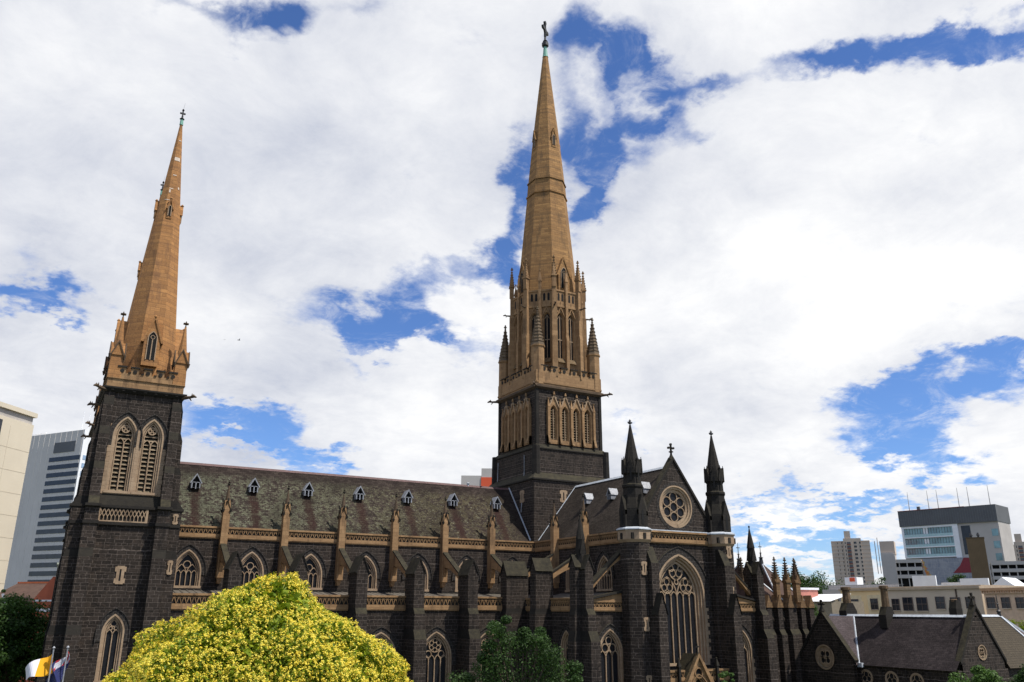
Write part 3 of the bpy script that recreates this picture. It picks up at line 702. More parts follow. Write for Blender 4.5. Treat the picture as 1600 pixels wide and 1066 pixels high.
for q in (0, .18, .36): M.ribbon(arch(2.7, 2.6, .8, q, px_, -3.6), .09, -29.72+q*.5, -29.5+q*.5)
pr = build(M, 'porch', [SAND, BLUES, DARK], cath)
M = MB()
for s in (-1, 1): M.add([(px_, -29.5, pz-.1), (px_+s*2.2, -29.5, -.5), (px_+s*2.2, -27.3, -.5), (px_, -27.3, pz-.1)], [(0, 1, 2, 3)])
build(M, 'porch_roof', [BLUES], pr)
M = MB(); M.stack(px_, -29.65, [(pz-.1, .14), (pz+.25, .05)], 6); M.box(px_-.05, px_+.05, -29.7, -29.6, pz+.2, pz+.95); M.box(px_-.27, px_+.27, -29.7, -29.6, pz+.55, pz+.67)
build(M, 'cross', [BLUES], pr)
for x in (-2.6, 2.7):
    M = MB(); M.box(x-.13, x+.13, -29.6, -29.3, -.5, 1.75); M.stack(x, -29.45, [(1.75, .2), (1.85, .2), (2.5, .04)], 4); M.stack(x, -29.45, [(2.45, .03), (2.55, .09), (2.65, .03)], 6)
    build(M, 'porch_pinnacle', [BLUES], pr)

# ---- crossing tower
M = MB()
M.box(-6.7, 6.7, -6.7, 6.7, -4, 24.15, 0)
M.stack(0, 0, [(24.15, 6.9), (24.35, 6.9), (25.25, 6.1)], 4, 1)
M.frus(0, 0, 25.25, 28.55, 6.0, 5.95, 4, 0); M.stack(0, 0, [(28.55, 6.1), (28.7, 6.1), (29.25, 5.65)], 4, 1)
M.frus(0, 0, 29.25, 37.3, 4.9, 4.9, 4, 0)
for F_, c_ in ((SOUTH(-5.45), .2), (WESTF(-5.45), 0), (EASTF(5.45), 0), (NORTHF(5.45), 0)):
    M.F = F_; M.sheet([(-5.45, 29.25), (5.45, 29.25), (5.45, 37.3), (-5.45, 37.3)], FXZ(0), [arch(1.25, 4.1, 1., 0, c_+(i-1.5)*1.93, 29.95) for i in range(4)]); M.F = None
for sx in (-1, 1):
    for sy in (-1, 1):
        M.box(sx*5.57-.45*(sx > 0)-.0*(sx < 0), sx*5.57+.45*(sx < 0), sy*5.57-.45*(sy > 0), sy*5.57+.45*(sy < 0), 29.2, 37.3, 1)
        M.frus(sx*5.8, sy*5.8, 24.9, 29.0, .55, .5, 8, 1)
M.stack(0, 0, [(37.2, 5.55), (37.45, 5.85), (37.75, 5.85), (37.85, 5.7)], 4, 2)
ct = build(M, 'crossing_tower', [BLUE, BLUES, CROCK], cath)
def lancet_panel(F, cx):
    M = MB(); M.F = F; D = MB(); D.F = F; L = MB(); L.F = F
    n = 4; p = 1.93; x0 = cx-n*p/2
    for i in range(n):
        xc = x0+(i+.5)*p
        M.sheet([(x0+i*p, 29.5), (x0+(i+1)*p, 29.5), (x0+(i+1)*p, 34.6), (xc, 36.3), (x0+i*p, 34.6)], FXZ(-.14), [arch(1.12, 4.1, 1., 0, xc, 30.0)])
        P0 = [(a, -.14, b) for a, b in arch(1.12, 4.1, 1., 0, xc, 30.0)]; P1 = [(a, .05, b) for a, b in arch(1.12, 4.1, 1., .12, xc, 30.0)]; P2 = [(a, .35, b) for a, b in arch(1.12, 4.1, 1., .2, xc, 30.0)]
        M.strip(P0, P1); M.strip(P1, P2); M.box(xc-.5, xc+.5, -.1, .3, 29.7, 30.1)
        D.sheet(arch(1.12, 4.1, 1., .1, xc, 30.0), FXZ(.42))
        L.box(xc-.05, xc+.05, .02, .12, 30.1, 34.5)
        z = 30.25
        while z < 34.5: L.add([(xc-.4, .1, z), (xc+.4, .1, z), (xc+.4, .34, z+.18), (xc-.4, .34, z+.18)], [(0, 1, 2, 3)]); z += .36
        for s in (-1, 1):
            M.ribbon([(xc+s*p*.5, 34.45), (xc, 36.5)], .13, -.3, -.1, 1)
            for q in (.25, .5, .75): M.frus(xc+s*p*.5*(1-q)+s*.12, -.22, 34.45+2.05*q, 34.45+2.05*q+.22, .05, .1, 4, 1)
        M.box(xc-.07, xc+.07, -.3, -.1, 36.3, 37.0); M.frus(xc, -.22, 36.55, 36.85, .16, .1, 6)
    for i in range(n+1):
        xb = x0+i*p; M.box(xb-.17, xb+.17, -.42, 0, 29.5, 34.7); M.frus(xb, -.25, 34.7, 35.9, .2, .03, 4); M.frus(xb, -.25, 35.7, 36.0, .05, .15, 6); M.prism([(0, 29.5), (-.75, 29.5), (-.42, 30.6), (0, 30.6)], PX, xb-.17, xb+.17)
    w_ = build(M, 'belfry_arcade', [SAND, SANDP], cath); build(L, 'louvre', [SANDP], w_); build(D, 'opening', [DARK], w_)
lancet_panel(SOUTH(-5.45), .2); lancet_panel(WESTF(-5.45), 0); lancet_panel(EASTF(5.45), 0); lancet_panel(NORTHF(5.45), 0)
def merlons(F, hw, z0, z1, z2, n, th=.35, lo=0, y=0.):
    M = MB(); M.F = F
    M.box(-hw, hw, y, y+th, z0, z1); p = 2*(hw-lo)/n
    for i in range(n):
        xc = -hw+lo+(i+.5)*p; M.box(xc-p*.3, xc+p*.3, y, y+th, z1, z2); M.box(xc-p*.36, xc+p*.36, y-.12, y+th+.1, z2, z2+.16, 1)
        M.box(xc-p*.5, xc-p*.3, y-.1, y+th, z1, z1+.12, 1) if i else None
        M.prism(circle(xc, z1+(z2-z1)*.35, min(.26, p*.17), 10), PY, y-.06, y+.02, 1)
    M.box(-hw, hw, y-.1, y, z0+(z1-z0)*.12, z0+(z1-z0)*.22)
    return build(M, 'battlement', [SAND, BLUES], cath)
for F in (SOUTH(-5.62), WESTF(-5.62), EASTF(5.62), NORTHF(5.62)): merlons(F, 5.6, 37.85, 39.95, 40.6, 6, lo=.5)
M = MB(); M.box(-5.4, 5.4, -5.4, 5.4, 37.6, 39.4); build(M, 'tower_deck', [LEAD], cath)
# corner turrets
def cone_turret():
    M = MB(); M.stack(0, 0, [(37.9, .9), (43.4, .87), (43.55, 1.0), (43.75, 1.0)], 8, 0)
    C_ = MB(); z = 43.75; n = 10
    for i in range(n):
        a0 = .96-(.84/n)*i; z0 = 43.75+i*.52; C_.stack(0, 0, [(z0, a0), (z0+.46, a0-.1), (z0+.52, a0-.02)], 8)
    C_.stack(0, 0, [(48.9, .14), (49.2, .1)], 8); add_finial(C_, 0, 0, 49.1, 1.1)
    crockets(C_, 0, 0, 44.2, .86, 48.9, .14, 8, 8, .10)
    return Proto('corner_turret', M, [SAND], [Proto('stepped_cone', C_, [stone_mat('weathered_sandstone', (.12, .085, .055), (.2, .14, .085), (.09, .065, .04), 1., .4, .01, moss=(.07, .06, .035), bst=.3)])])
cone = cone_turret()
for sx in (-1, 1):
    for sy in (-1, 1): cone.put(cath, (sx*4.85, sy*4.85, 0))
# octagon lantern
A8 = 4.95; SD = A8*math.tan(pi/8)*2
M = MB(); M.stack(0, 0, [(39.2, A8-.35), (50.2, A8-.35)], 8, 0)
Lm = MB(); Dm = MB(); Pm = MB(); Qm = MB()
for i in range(8):
    a = i*pi/4; N = Vector((cos(a), sin(a), 0)); U = Vector((-sin(a), cos(a), 0)); F = (N*A8, U, N)
    M.F = F; Lm.F = F; Dm.F = F; Pm.F = F; Qm.F = F
    hw = SD/2
    holes = [arch(1.05, 6.2, 1., 0, c, 42.4) for c in (-.95, .95)]
    M.sheet([(-hw, 39.5), (hw, 39.5), (hw, 50.3), (-hw, 50.3)], FXZ(0), holes)
    for c in (-.95, .95):
        P0 = [(q, 0, z) for q, z in arch(1.05, 6.2, 1., 0, c, 42.4)]; P1 = [(q, .3, z) for q, z in arch(1.05, 6.2, 1., .12, c, 42.4)]; M.strip(P0, P1)
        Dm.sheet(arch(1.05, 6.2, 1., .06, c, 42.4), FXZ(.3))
        Lm.box(c-.05, c+.05, .16, .26, 42.4, 48.9); Lm.box(c-.42, c+.42, .17, .25, 45.2, 45.32); Lm.ribbon([(c-.4, 48.5), (c, 49.1), (c+.4, 48.5)], .07, .16, .26)
        for s in (-1, 1): M.ribbon([(c+s*.8, 48.6), (c, 50.3)], .13, -.2, 0)
        M.box(c-.06, c+.06, -.2, -.05, 50.2, 51.2); M.prism([(.0, 41.7), (-.35, 41.7), (0, 42.4)], PX, c-.6, c+.6)
        for q in (-.33, .33):
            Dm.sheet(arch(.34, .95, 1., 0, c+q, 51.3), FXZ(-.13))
    M.box(-hw-.1, hw+.1, -.22, 0, 50.3, 50.55); M.box(-hw, hw, -.12, .3, 50.55, 52.8); M.box(-hw-.05, hw+.05, -.24, .3, 52.8, 53.05)
    Pm.box(-.2, .2, -.42, 0, 40.6, 53.2); Pm.box(-.24, .24, -.55, 0, 39.4, 45.3); Pm.prism([(0, 45.303), (-.55, 45.303), (-.42, 46.0), (0, 46.0)], PX, -.24, .24)
    Pm.box(-.19, .19, -.42, -.02, 53.2, 54.4); Pm.stack(0, -.22, [(54.4, .25), (54.5, .25), (56.1, .04)], 4); add_finial(Pm, 0, -.22, 56.0, .8)
    for s in (-1,):
        k = A8/cos(pi/8)-A8
        Qm.F = ((N*cos(pi/8)+U*sin(pi/8))*(A8/cos(pi/8)), (U*cos(pi/8)-N*sin(pi/8)), (N*cos(pi/8)+U*sin(pi/8)))
        Qm.box(-.33, .33, -.5, .3, 50.2, 53.3); Qm.box(-.37, .37, -.6, .3, 39.4, 50.2); Qm.box(-.4, .4, -.72, .3, 39.4, 45.6)
        Qm.prism([(0, 45.603), (-.72, 45.603), (-.6, 46.3), (0, 46.3)], PX, -.4, .4)
        Qm.box(-.3, .3, -.62, .0, 53.3, 55.0); Qm.stack(0, -.3, [(55.0, .42), (55.2, .42), (55.2, .34), (57.9, .05)], 4); add_finial(Qm, 0, -.3, 57.8, 1.05)
        crockets(Qm, 0, -.3, 55.2, .34, 57.8, .06, 4, 6, .12)
        if i % 2 == 0: pass
for q in (M, Lm, Dm, Pm, Qm): q.F = None
oc = build(M, 'octagon_lantern', [SAND], cath)
build(Dm, 'opening', [DARK], oc); build(Lm, 'tracery', [SANDP], oc); build(Pm, 'pilaster', [SAND], oc); build(Qm, 'corner_buttress', [SAND], oc)
# central spire
M = MB()
M.stack(0, 0, [(52.6, 4.5), (57, 4.12), (70.6, 2.98)], 8); M.stack(0, 0, [(70.6, 3.14), (70.82, 3.14), (70.82, 2.99), (73.1, 2.84), (73.1, 2.98), (73.3, 2.98), (73.3, 2.8)], 8)
M.stack(0, 0, [(73.3, 2.8), (83, 1.93), (98.1, .42)], 8)
sp = build(M, 'central_spire', [SPIRE], cath)
def lucarne(z0, z1, a_at, wd, depth, mat=SPIRE, two=True):
    "gabled spire window, local: faces -y, at apothem a_at"
    M = MB(); y = -a_at; h = z1-z0; hs = h*.52
    M.prism([(-wd/2, z0), (wd/2, z0), (wd/2, z0+hs), (0, z1-.1), (-wd/2, z0+hs)], PY, y-depth, y+min(1.6, a_at*.35))
    for s in (-1, 1): M.ribbon([(s*wd*.62, z0+hs*.92), (0, z1+.1)], .2 if wd > 1 else .1, y-depth-.12, y+min(.9, a_at*.3))
    M.stack(0, y-depth, [(z1, .1), (z1+.12, .16), (z1+.3, .04)], 6)
    D = MB(); D.sheet(arch(wd*.52, hs*.85, 1., 0, 0, z0+h*.12), FXZ(y-depth-.02))
    T = MB(); T.ribbon(arch(wd*.55, hs*.85, 1., 0, 0, z0+h*.12), .09, y-depth-.09, y-depth)
    if two: T.box(-.05, .05, y-depth-.07, y-depth, z0+h*.12, z0+hs+.1); T.ribbon(circle(0, z0+hs+.35, .2, 8), .06, y-depth-.07, y-depth, closed=True)
    return Proto('lucarne', M, [mat], [Proto('opening', D, DARK), Proto('tracery', T, SANDP)])
L1 = lucarne(53.0, 58.6, 4.22, 1.9, .4); L2 = lucarne(79.2, 82.6, 2.26, .8, .06, two=False); L2.name = 'small_lucarne'
for i in range(4): L1.put(cath, (0, 0, 0), i*pi/2)
for i in range(4): L2.put(cath, (0, 0, 0), i*pi/2)
M = MB(); M.stack(0, 0, [(98.0, .5), (98.15, .42), (100.1, .26)], 8); build(M, 'copper_cap', [COPPER], cath)
M = MB(); M.stack(0, 0, [(100.1, .3), (100.3, .55), (100.9, .55), (101.2, .25), (101.3, .4), (101.5, .18), (102.2, .16), (102.3, .16)], 8)
M.F = (Vector((0, 0, 0)), Vector((cos(.68), sin(.68), 0)), Vector((sin(.68), -cos(.68), 0)))
M.box(-.17, .17, -.17, .17, 102.2, 105.1); M.box(-1.05, 1.05, -.17, .17, 103.4, 103.85)
for cx, cz in ((-1.05, 103.62), (1.05, 103.62), (0, 105.1)): M.prism(circle(cx, cz, .36, 8), PY, -.18, .18)
M.prism(circle(0, 103.62, .62, 12), PY, -.13, .13)
M.F = None
build(M, 'cross', [IRON], cath)
# gargoyles
def gargoyle():
    M = MB(); M.tube((0, .3, 0), (0, -.9, .05), .26, .17, 6); M.tube((0, -.85, .05), (0, -1.35, .16), .16, .21, 6); M.tube((0, -1.35, .16), (0, -1.75, .0), .2, .09, 6)
    M.frus(-.16, -1.2, .22, .5, .06, .02, 4); M.frus(.16, -1.2, .22, .5, .06, .02, 4); M.tube((0, -.8, -.1), (0, -1.05, -.4), .1, .06, 5)
    return Proto('gargoyle', M, [CROCK])
garg = gargoyle()
for sx in (-1, 1):
    for sy in (-1, 1): garg.put(cath, (sx*5.75, sy*5.75, 37.5), atan2(sy, sx)+pi/2, (.85, .85, .85))
for i in range(8):
    a = pi/8+i*pi/4; garg.put(cath, (5.95*cos(a), 5.95*sin(a), 50.35), a+pi/2, (.6, .6, .6))
M = MB(); M.tube((-6.15, 4.6, 24.5), (-6.1, 4.5, 28.), .06); M.tube((-6.9, -3.6, 20), (-6.15, -3.2, 25.6), .06); M.tube((-6.15, -3.2, 25.6), (-6.1, -3.1, 28.), .05)
build(M, 'downpipe', [LEAD], cath)
slit.put(cath, (-2.0, -6.7, 21.6)); slit.put(cath, (-6.7, -1.2-2.4, 21.6), WEST)

# ---- west towers
XW0, YW = -56.4, 9.82; XW = XW0
def west_tower(sy):
    cy = sy*YW; south = sy < 0; XW = XW0 if south else XW0+.4
    M = MB()
    # local coordinates centred on the tower; holes only matter on the -y face
    h1, h2 = 3.7, 3.5
    lw = (-.35, 1.45)
    if south:
        M.sheet([(-4.9, -4), (4.9, -4), (4.9, 16.6), (-4.9, 16.6)], FXZ(-h1), [cathole(1.95, 4.1, 1., .2, 1.2)])
        M.sheet([(-h2, 17.2), (h2, 17.2), (h2, 28.), (-h2, 28.)], FXZ(-h2), [cathole(2.25, 5.35, 1.05, x, 18.25) for x in (-1.22, 1.22)])
        M.box(-h2, h2, -h2+.9, h2, 16, 28.); M.box(-h1, h1, -h1+.9, h1, -4, 16.6)
        for s in (-1, 1): M.box(min(s*h2, s*(h2-.02)), max(s*h2, s*(h2-.02)), -h2, h2, 16.6, 28.); M.box(min(s*h1, s*(h1-.02)), max(s*h1, s*(h1-.02)), -h1, h1, -4, 16.6)
    else:
        M.box(-h2, h2, -h2, h2, 16, 28.); M.box(-h1, h1, -h1, h1, -4, 16.6)
    M.stack(0, 0, [(16.6, h1+.1), (16.8, h1+.1), (17.9, h2+.02)], 4, 1)
    st = [(-4, 5.35), (1.5, 5.35), (2.3, 5.15), (5.2, 5.15), (6.0, 5.0), (12.0, 4.95), (12.8, 4.75), (16.5, 4.75), (16.6, 4.95), (16.85, 4.95), (17.6, 4.45), (20.2, 4.4), (20.9, 4.15), (23.6, 4.1), (24.4, 3.85), (26.6, 3.8), (27.4, 3.62), (28.2, 3.58)]
    for sx in (-1, 1):
        for syy in (-1, 1):
            for (z0, a0), (z1, a1) in zip(st, st[1:]):
                m = 1 if abs(a1-a0) > .11 else 0
                i0, i1 = (2.55, 3.75) if z0 < 16.6 else (2.7, 3.62)
                def blk(x0, x1, X1, y0, y1, Y1):
                    M.add([(sx*x0, syy*y0, z0), (sx*x1, syy*y0, z0), (sx*x1, syy*y1, z0), (sx*x0, syy*y1, z0), (sx*x0, syy*y0, z1), (sx*X1, syy*y0, z1), (sx*X1, syy*Y1, z1), (sx*x0, syy*Y1, z1)],
                          [(0, 3, 2, 1), (4, 5, 6, 7), (0, 1, 5, 4), (1, 2, 6, 5), (2, 3, 7, 6), (3, 0, 4, 7)], m)
                blk(i0, i1, i1, 3.4, a0, a1); blk(3.4, a0, a1, i0, i1, i1)
    for sx in (-1, 1): M.box(sx*3.3-.35, sx*3.3+.35, -3.9, -3.3, -4, 16.6)
    # string courses carried round every buttress
    for z0, z1, q in ((15.0, 15.3, 4.87), (16.6, 16.85, 5.05)):
        M.box(-3.95, 3.95, -3.95, 3.95, z0, z1, 1)
        for sx in (-1, 1):
            for syy in (-1, 1):
                x0, x1 = sorted((sx*2.47, sx*3.83)); y0, y1 = sorted((syy*3.5, syy*q)); M.box(x0, x1, y0, y1, z0+.002, z1-.002, 1)
                x0, x1 = sorted((sx*3.5, sx*q)); y0, y1 = sorted((syy*2.47, syy*3.83)); M.box(x0, x1, y0, y1, z0+.004, z1-.004, 1)
    t = build(M, 'west_tower', [BLUE, BLUES], cath, (XW, cy, 0))
    if south:
        twlow.put(cath, (XW+.2, cy-h1, 1.2))
        for x in (-1.22, 1.22): belf.put(cath, (XW+x, cy-h2, 18.25))
        Q = MB()   # toothed sandstone around the belfry pair
        for s in (-1, 1):
            z = 18.2; k = 0
            while z < 24.4: q = (.55, .3)[k % 2]; Q.box(min(s*2.35, s*(2.35+q)), max(s*2.35, s*(2.35+q)), -h2-.05, -h2+.1, z, z+.45); z += .47; k += 1
        Q.box(-.12, .12, -h2-.08, -h2+.1, 18.2, 24.3); Q.box(-2.9, 2.9, -h2-.07, -h2+.1, 17.95, 18.22)
        build(Q, 'quoins', [SANDP], cath, (XW, cy, 0))
        A = MB(); A.box(-2.5, 1.7, -h1-.05, -h1+.1, 15.32, 16.58, 1); n = 12; p = .335
        A.box(-2.5, 1.7, -h1-.2, -h1-.05, 15.3, 15.42)
        for i in range(n):
            xa = -2.41+i*p
            A.ribbon([(xa, 15.4), (xa, 15.78), (xa+p*.5, 16.1), (xa+p, 16.52)], .07, -h1-.17, -h1-.05); A.ribbon([(xa+p, 15.4), (xa+p, 15.78), (xa+p*.5, 16.1), (xa, 16.52)], .07, -h1-.165, -h1-.05)
        for xx in (-2.6, 1.62): A.box(xx, xx+.2, -h1-.19, -h1+.05, 15.3, 16.58)
        build(A, 'blind_arcade', [SANDP, BLUES], cath, (XW, cy, 0))
        slit.put(cath, (XW+.1, cy-h1, 9.9), 0, (.8, 1, 1)); slit.put(cath, (XW+4.4, cy-3.77, 10.8), 0, (.42, 1, .8)); slit.put(cath, (XW+4.35, cy-3.76, 15.5), 0, (.42, 1, .6)); slit.put(cath, (XW+4.5, cy-3.76, 3.4), 0, (.42, 1, .7))
    # parapet stage
    P = MB()
    P.stack(0, 0, [(27.9, 3.65), (28.25, 3.95), (28.4, 3.95), (28.45, 3.6)], 4, 1)
    P.box(-3.58, 3.58, -3.58, 3.58, 28.45, 29.6, 0)
    for i in range(-3, 4): 
        for (dx, dy) in ((i, -3.75), (-3.75, i)): P.box(dx-.13, dx+.13, dy-.13, dy+.13, 28.05, 28.3, 1)
    build(P, 'parapet', [SAND, BLUES], cath, (XW, cy, 0))
    for F in ((Vector((XW, cy-3.6, 0)), Vector((1, 0, 0)), Vector((0, -1, 0))), (Vector((XW-3.6, cy, 0)), Vector((0, -1, 0)), Vector((-1, 0, 0))), (Vector((XW+3.6, cy, 0)), Vector((0, 1, 0)), Vector((1, 0, 0))), (Vector((XW, cy+3.6, 0)), Vector((-1, 0, 0)), Vector((0, 1, 0)))):
        merlons(F, 3.55, 29.2, 29.95, 30.5, 5, .3, lo=.55)
    # corner pinnacles
    for sx in (-1, 1):
        for syy in (-1, 1):
            Q = MB(); Q.stack(0, 0, [(29.3, .62), (31.8, .55)], 4, 0); Q.stack(0, 0, [(32.3, .5), (35.9, .08)], 8, 0)
            for a in range(4):
                th = a*pi/2; N = Vector((cos(th), sin(th), 0)); U = Vector((-sin(th), cos(th), 0)); Pp = lambda u, d, z: N*d+U*u+Vector((0, 0, z))
                Q.add([Pp(-.62, .66, 31.7), Pp(.62, .66, 31.7), Pp(0, .66, 33.1), Pp(0, .05, 33.2)], [(0, 1, 2), (0, 2, 3), (1, 3, 2)], 0)
                for s in (-1, 1): Q.tube(Pp(s*.64, .7, 31.6), Pp(0, .7, 33.15), .08, .08, 4, 1); Q.tube(Pp(s*.66, .68, 31.25), Pp(s*.66, .72, 31.7), .06, .13, 5, 1)
            Q.stack(0, 0, [(35.8, .05), (36.1, .05), (36.15, .26), (36.27, .26), (36.3, .08), (36.5, .03)], 6, 1)
            build(Q, 'corner_pinnacle', [SPIREW, CROCK], cath, (XW+sx*3.05, cy+syy*3.05, 0))
            garg.put(cath, (XW+sx*3.75, cy+syy*3.75, 28.05), atan2(syy, sx)+pi/2, (.8, .8, .8))
    Sp = MB(); Sp.stack(0, 0, [(29.5, 2.78), (31.6, 2.68), (36.8, 2.28), (47.7, 1.36), (61.3, .13)], 8)
    # mortar repairs that show as pale bands
    s_ = build(Sp, 'west_spire', [SPIREW], cath, (XW, cy, 0))
    R = MB()
    def ap(z): return 1.36+(61.3-z)/(61.3-47.7)*0 if False else .13+(61.3-z)*(1.36-.13)/(61.3-47.7)
    for (z, hh, a0, a1) in ((56.2, .45, -1.9, -.9), (58.9, .12, -1.6, -.9), (54.2, .12, -1.75, -1.3), (52.4, .1, -1.9, -1.5), (51.9, .4, -1.9, -1.75), (52.6, .3, -.95, -.7), (50.9, .08, -2.2, -1.7)):
        a = ap(z); k = 1/cos(pi/8); pts0 = []; pts1 = []
        for q in range(9):
            t = a0+(a1-a0)*q/8
            def rr(t, a): u = (t % (pi/4)); u = min(u, pi/4-u) if False else abs(((t+pi/8) % (pi/4))-pi/8); return a/cos(u)
            for L_, z_ in ((pts0, z), (pts1, z+hh)): r = rr(t, ap(z_))+.03; L_.append((r*cos(t), r*sin(t), z_))
        R.strip(pts0, pts1)
    build(R, 'repair_patch', [plain('lime_mortar', (.6, .5, .4), .8)], s_)
    La = lucarne(31.1, 36.3, 2.5, 1.55, .75, SPIREW); Lb = lucarne(48.6, 50.9, 1.3, .55, .06, SPIREW, False)
    for i in range(4):
        La.put(cath, (XW, cy, 0), i*pi/2)
        Lb.put(cath, (XW, cy, 0), i*pi/2)
    Cc = MB(); Cc.stack(0, 0, [(61.2, .2), (61.9, .16)], 8); build(Cc, 'copper_cap', [COPPER], cath, (XW, cy, 0))
    Cc = MB(); Cc.stack(0, 0, [(61.9, .14), (62.0, .26), (62.2, .1), (62.4, .1)], 8); Cc.box(-.08, .08, -.08, .08, 62.3, 63.3); Cc.box(-.22, .22, -.07, .07, 62.68, 62.84)
    for q in (-.22, .22): Cc.prism(circle(q, 62.76, .1, 6), PY, -.08, .08)
    Cc.prism(circle(0, 63.2, .13, 6), PY, -.08, .08); Cc.tube((0, 0, 63.2), (0.1, 0, 64.2), .02, .01, 4)
    build(Cc, 'cross', [IRON], cath, (XW, cy, 0))
west_tower(-1); west_tower(1)
M = MB(); M.box(XW-3.5, XW+3.5, -6.2, 6.2, -4, 21); build(M, 'west_front', [BLUE], cath)

# ---- choir and chapels beyond the transept
M = MB()
M.box(6.5, 22, -6.5, 6.5, -4, 15.9, 0); M.add([(6.7, -6.25, 15.8), (22, -6.25, 15.8), (22, 0, ZR), (6.7, 0, ZR), (6.7, 6.25, 15.8), (22, 6.25, 15.8), (25, 0, 16)], [(0, 1, 2, 3), (3, 2, 5, 4), (1, 6, 2), (5, 2, 6)], 1)
M.box(-6.5, 6.5, 6.5, 27, -4, 15.9, 0); M.add([(-6.25, 6.7, 15.8), (-6.25, 27, 15.8), (0, 27, ZR), (0, 6.7, ZR), (6.25, 27, 15.8), (6.25, 6.7, 15.8)], [(0, 1, 2, 3), (3, 2, 4, 5)], 1)
M.box(12.0, 20, -12.6, 12, -4, 8.6, 0)
build(M, 'choir', [BLUE, SLATE2], cath)
CHAPS = stone_mat('chapel_stone', (.13, .08, .04), (.24, .14, .065), (.1, .065, .035), .7, .35, .014, stain=(.05, .034, .02))
def chap_pin(x, y, zt=14.4, dark=False):
    M = MB(); M.box(x-.34, x+.34, y-.34, y+.34, 8.6, 11.4, 0)
    for a in range(4):
        th = a*pi/2; N = Vector((cos(th), sin(th), 0)); U = Vector((-sin(th), cos(th), 0)); O = Vector((x, y, 0)); Pp = lambda u, d, z: O+N*d+U*u+Vector((0, 0, z))
        M.add([Pp(-.46, .46, 11.1), Pp(.46, .46, 11.1), Pp(0, .46, 12.2), Pp(0, .05, 12.3)], [(0, 1, 2), (0, 2, 3), (1, 3, 2)], 0)
    M.stack(x, y, [(11.4, .36), (zt-.5, .07)], 8, 1); crockets(M, x, y, 11.6, .36, zt-.6, .09, 4, 7, .16, 1)
    add_finial(M, x, y, zt-.6, 1.1, 1)
    build(M, 'chapel_pinnacle', [CHAPS, CROCK], cath)
for x, y in ((24.8, -18.), (26.8, -18.), (29.0, -17.6), (31.8, -15.2), (21.6, -15.0)): chap_pin(x, y)
def chapel(x0, x1, y0, y1, apx, apy, apz, nm):
    M = MB(); M.box(x0, x1, y0, y1, -4, 8.0, 0); M.box(x0-.1, x1+.1, y0-.12, y1, 8.0, 8.5, 1)
    n = max(2, round((x1-x0)/2.0))
    for i in range(n+1):
        xb = x0+(x1-x0)*i/n
        M.box(xb-.5, xb+.5, y0-1.3, y0, -4, 4.4, 0); M.box(xb-.42, xb+.42, y0-.9, y0, 4.4, 7.8, 0); M.prism([(y0, 4.403), (y0-1.3, 4.403), (y0-.9, 5.1), (y0, 5.1)], PX, xb-.5, xb+.5, 2)
        M.prism([(xb-.6, 7.85), (xb+.6, 7.85), (xb, 9.5)], PY, y0-1.0, y0+.4, 1)
    c = build(M, nm, [BLUE, CHAPS, BLUES], cath)
    R = MB(); R.add([(x0, y0, 8.5), (x1, y0, 8.5), (x1, y1, 8.5), (x0, y1, 8.5), (apx, apy, apz)], [(0, 1, 4), (1, 2, 4), (2, 3, 4), (3, 0, 4)]); build(R, 'chapel_roof', [TILE], c)
    R = MB()
    for p in ((x0, y0), (x1, y0), (x0, y1)): R.tube((p[0], p[1], 8.6), (apx, apy, apz+.05), .12, n=4)
    build(R, 'flashing', [LEADP], c)
    R = MB(); R.stack(apx, apy, [(apz-.1, .3), (apz+.6, .2), (apz+.7, .32), (apz+.85, .1), (apz+1.3, .08), (apz+1.35, .2), (apz+1.45, .05)], 6); R.tube((apx, apy, apz+1.3), (apx, apy, apz+2.9), .06, .03, 5); R.box(apx-.3, apx+.3, apy-.03, apy+.03, apz+2.2, apz+2.3)
    build(R, 'finial', [IRON], c)
chapel(20.6, 26.6, -17.6, -8.5, 22.6, -13.6, 13.6, 'chapel'); chapel(26.9, 32.0, -16.4, -6, 27.9, -12.6, 14.0, 'chapel')
M = MB(); M.box(12, 34, -12, 10, -4, 8.2, 0); M.box(13.9, 24.5, -16.6, -12, -4, 6.6, 0); M.box(13.9, 24.5, -17, -12, 6.6, 6.9, 1); build(M, 'ambulatory', [BLUE, BLUES], cath)
clight = window(1.7, 4.9, 1., lights=1, bar=.08, hood=.3); clight.put(cath, (23.6, -17.62, .6)); clight.put(cath, (25.6, -17.62, .6))
M = MB(); M.box(16, 24, -6.2, -6, 12.6, 13.6); build(M, 'choir_parapet', [SAND], cath)

# ================================================================== GROUND
def gmat():
    m, t, b = newmat('lawn'); g = t.n('ShaderNodeNewGeometry'); n = t.noise(g.outputs['Position'], .08, 8, .7)
    t.l(t.mix(t.rng(n.outputs[0], .4, .6), (.05, .075, .025), (.09, .085, .06)), b.inputs['Base Color']); b.inputs['Roughness'].default_value = .95; return m
M = MB(); M.add([(-4000, -400, -4), (4000, -400, -4), (4000, 5000, -4), (-4000, 5000, -4)], [(0, 1, 2, 3)]); tag(build(M, 'ground', [gmat()]), kind='structure')

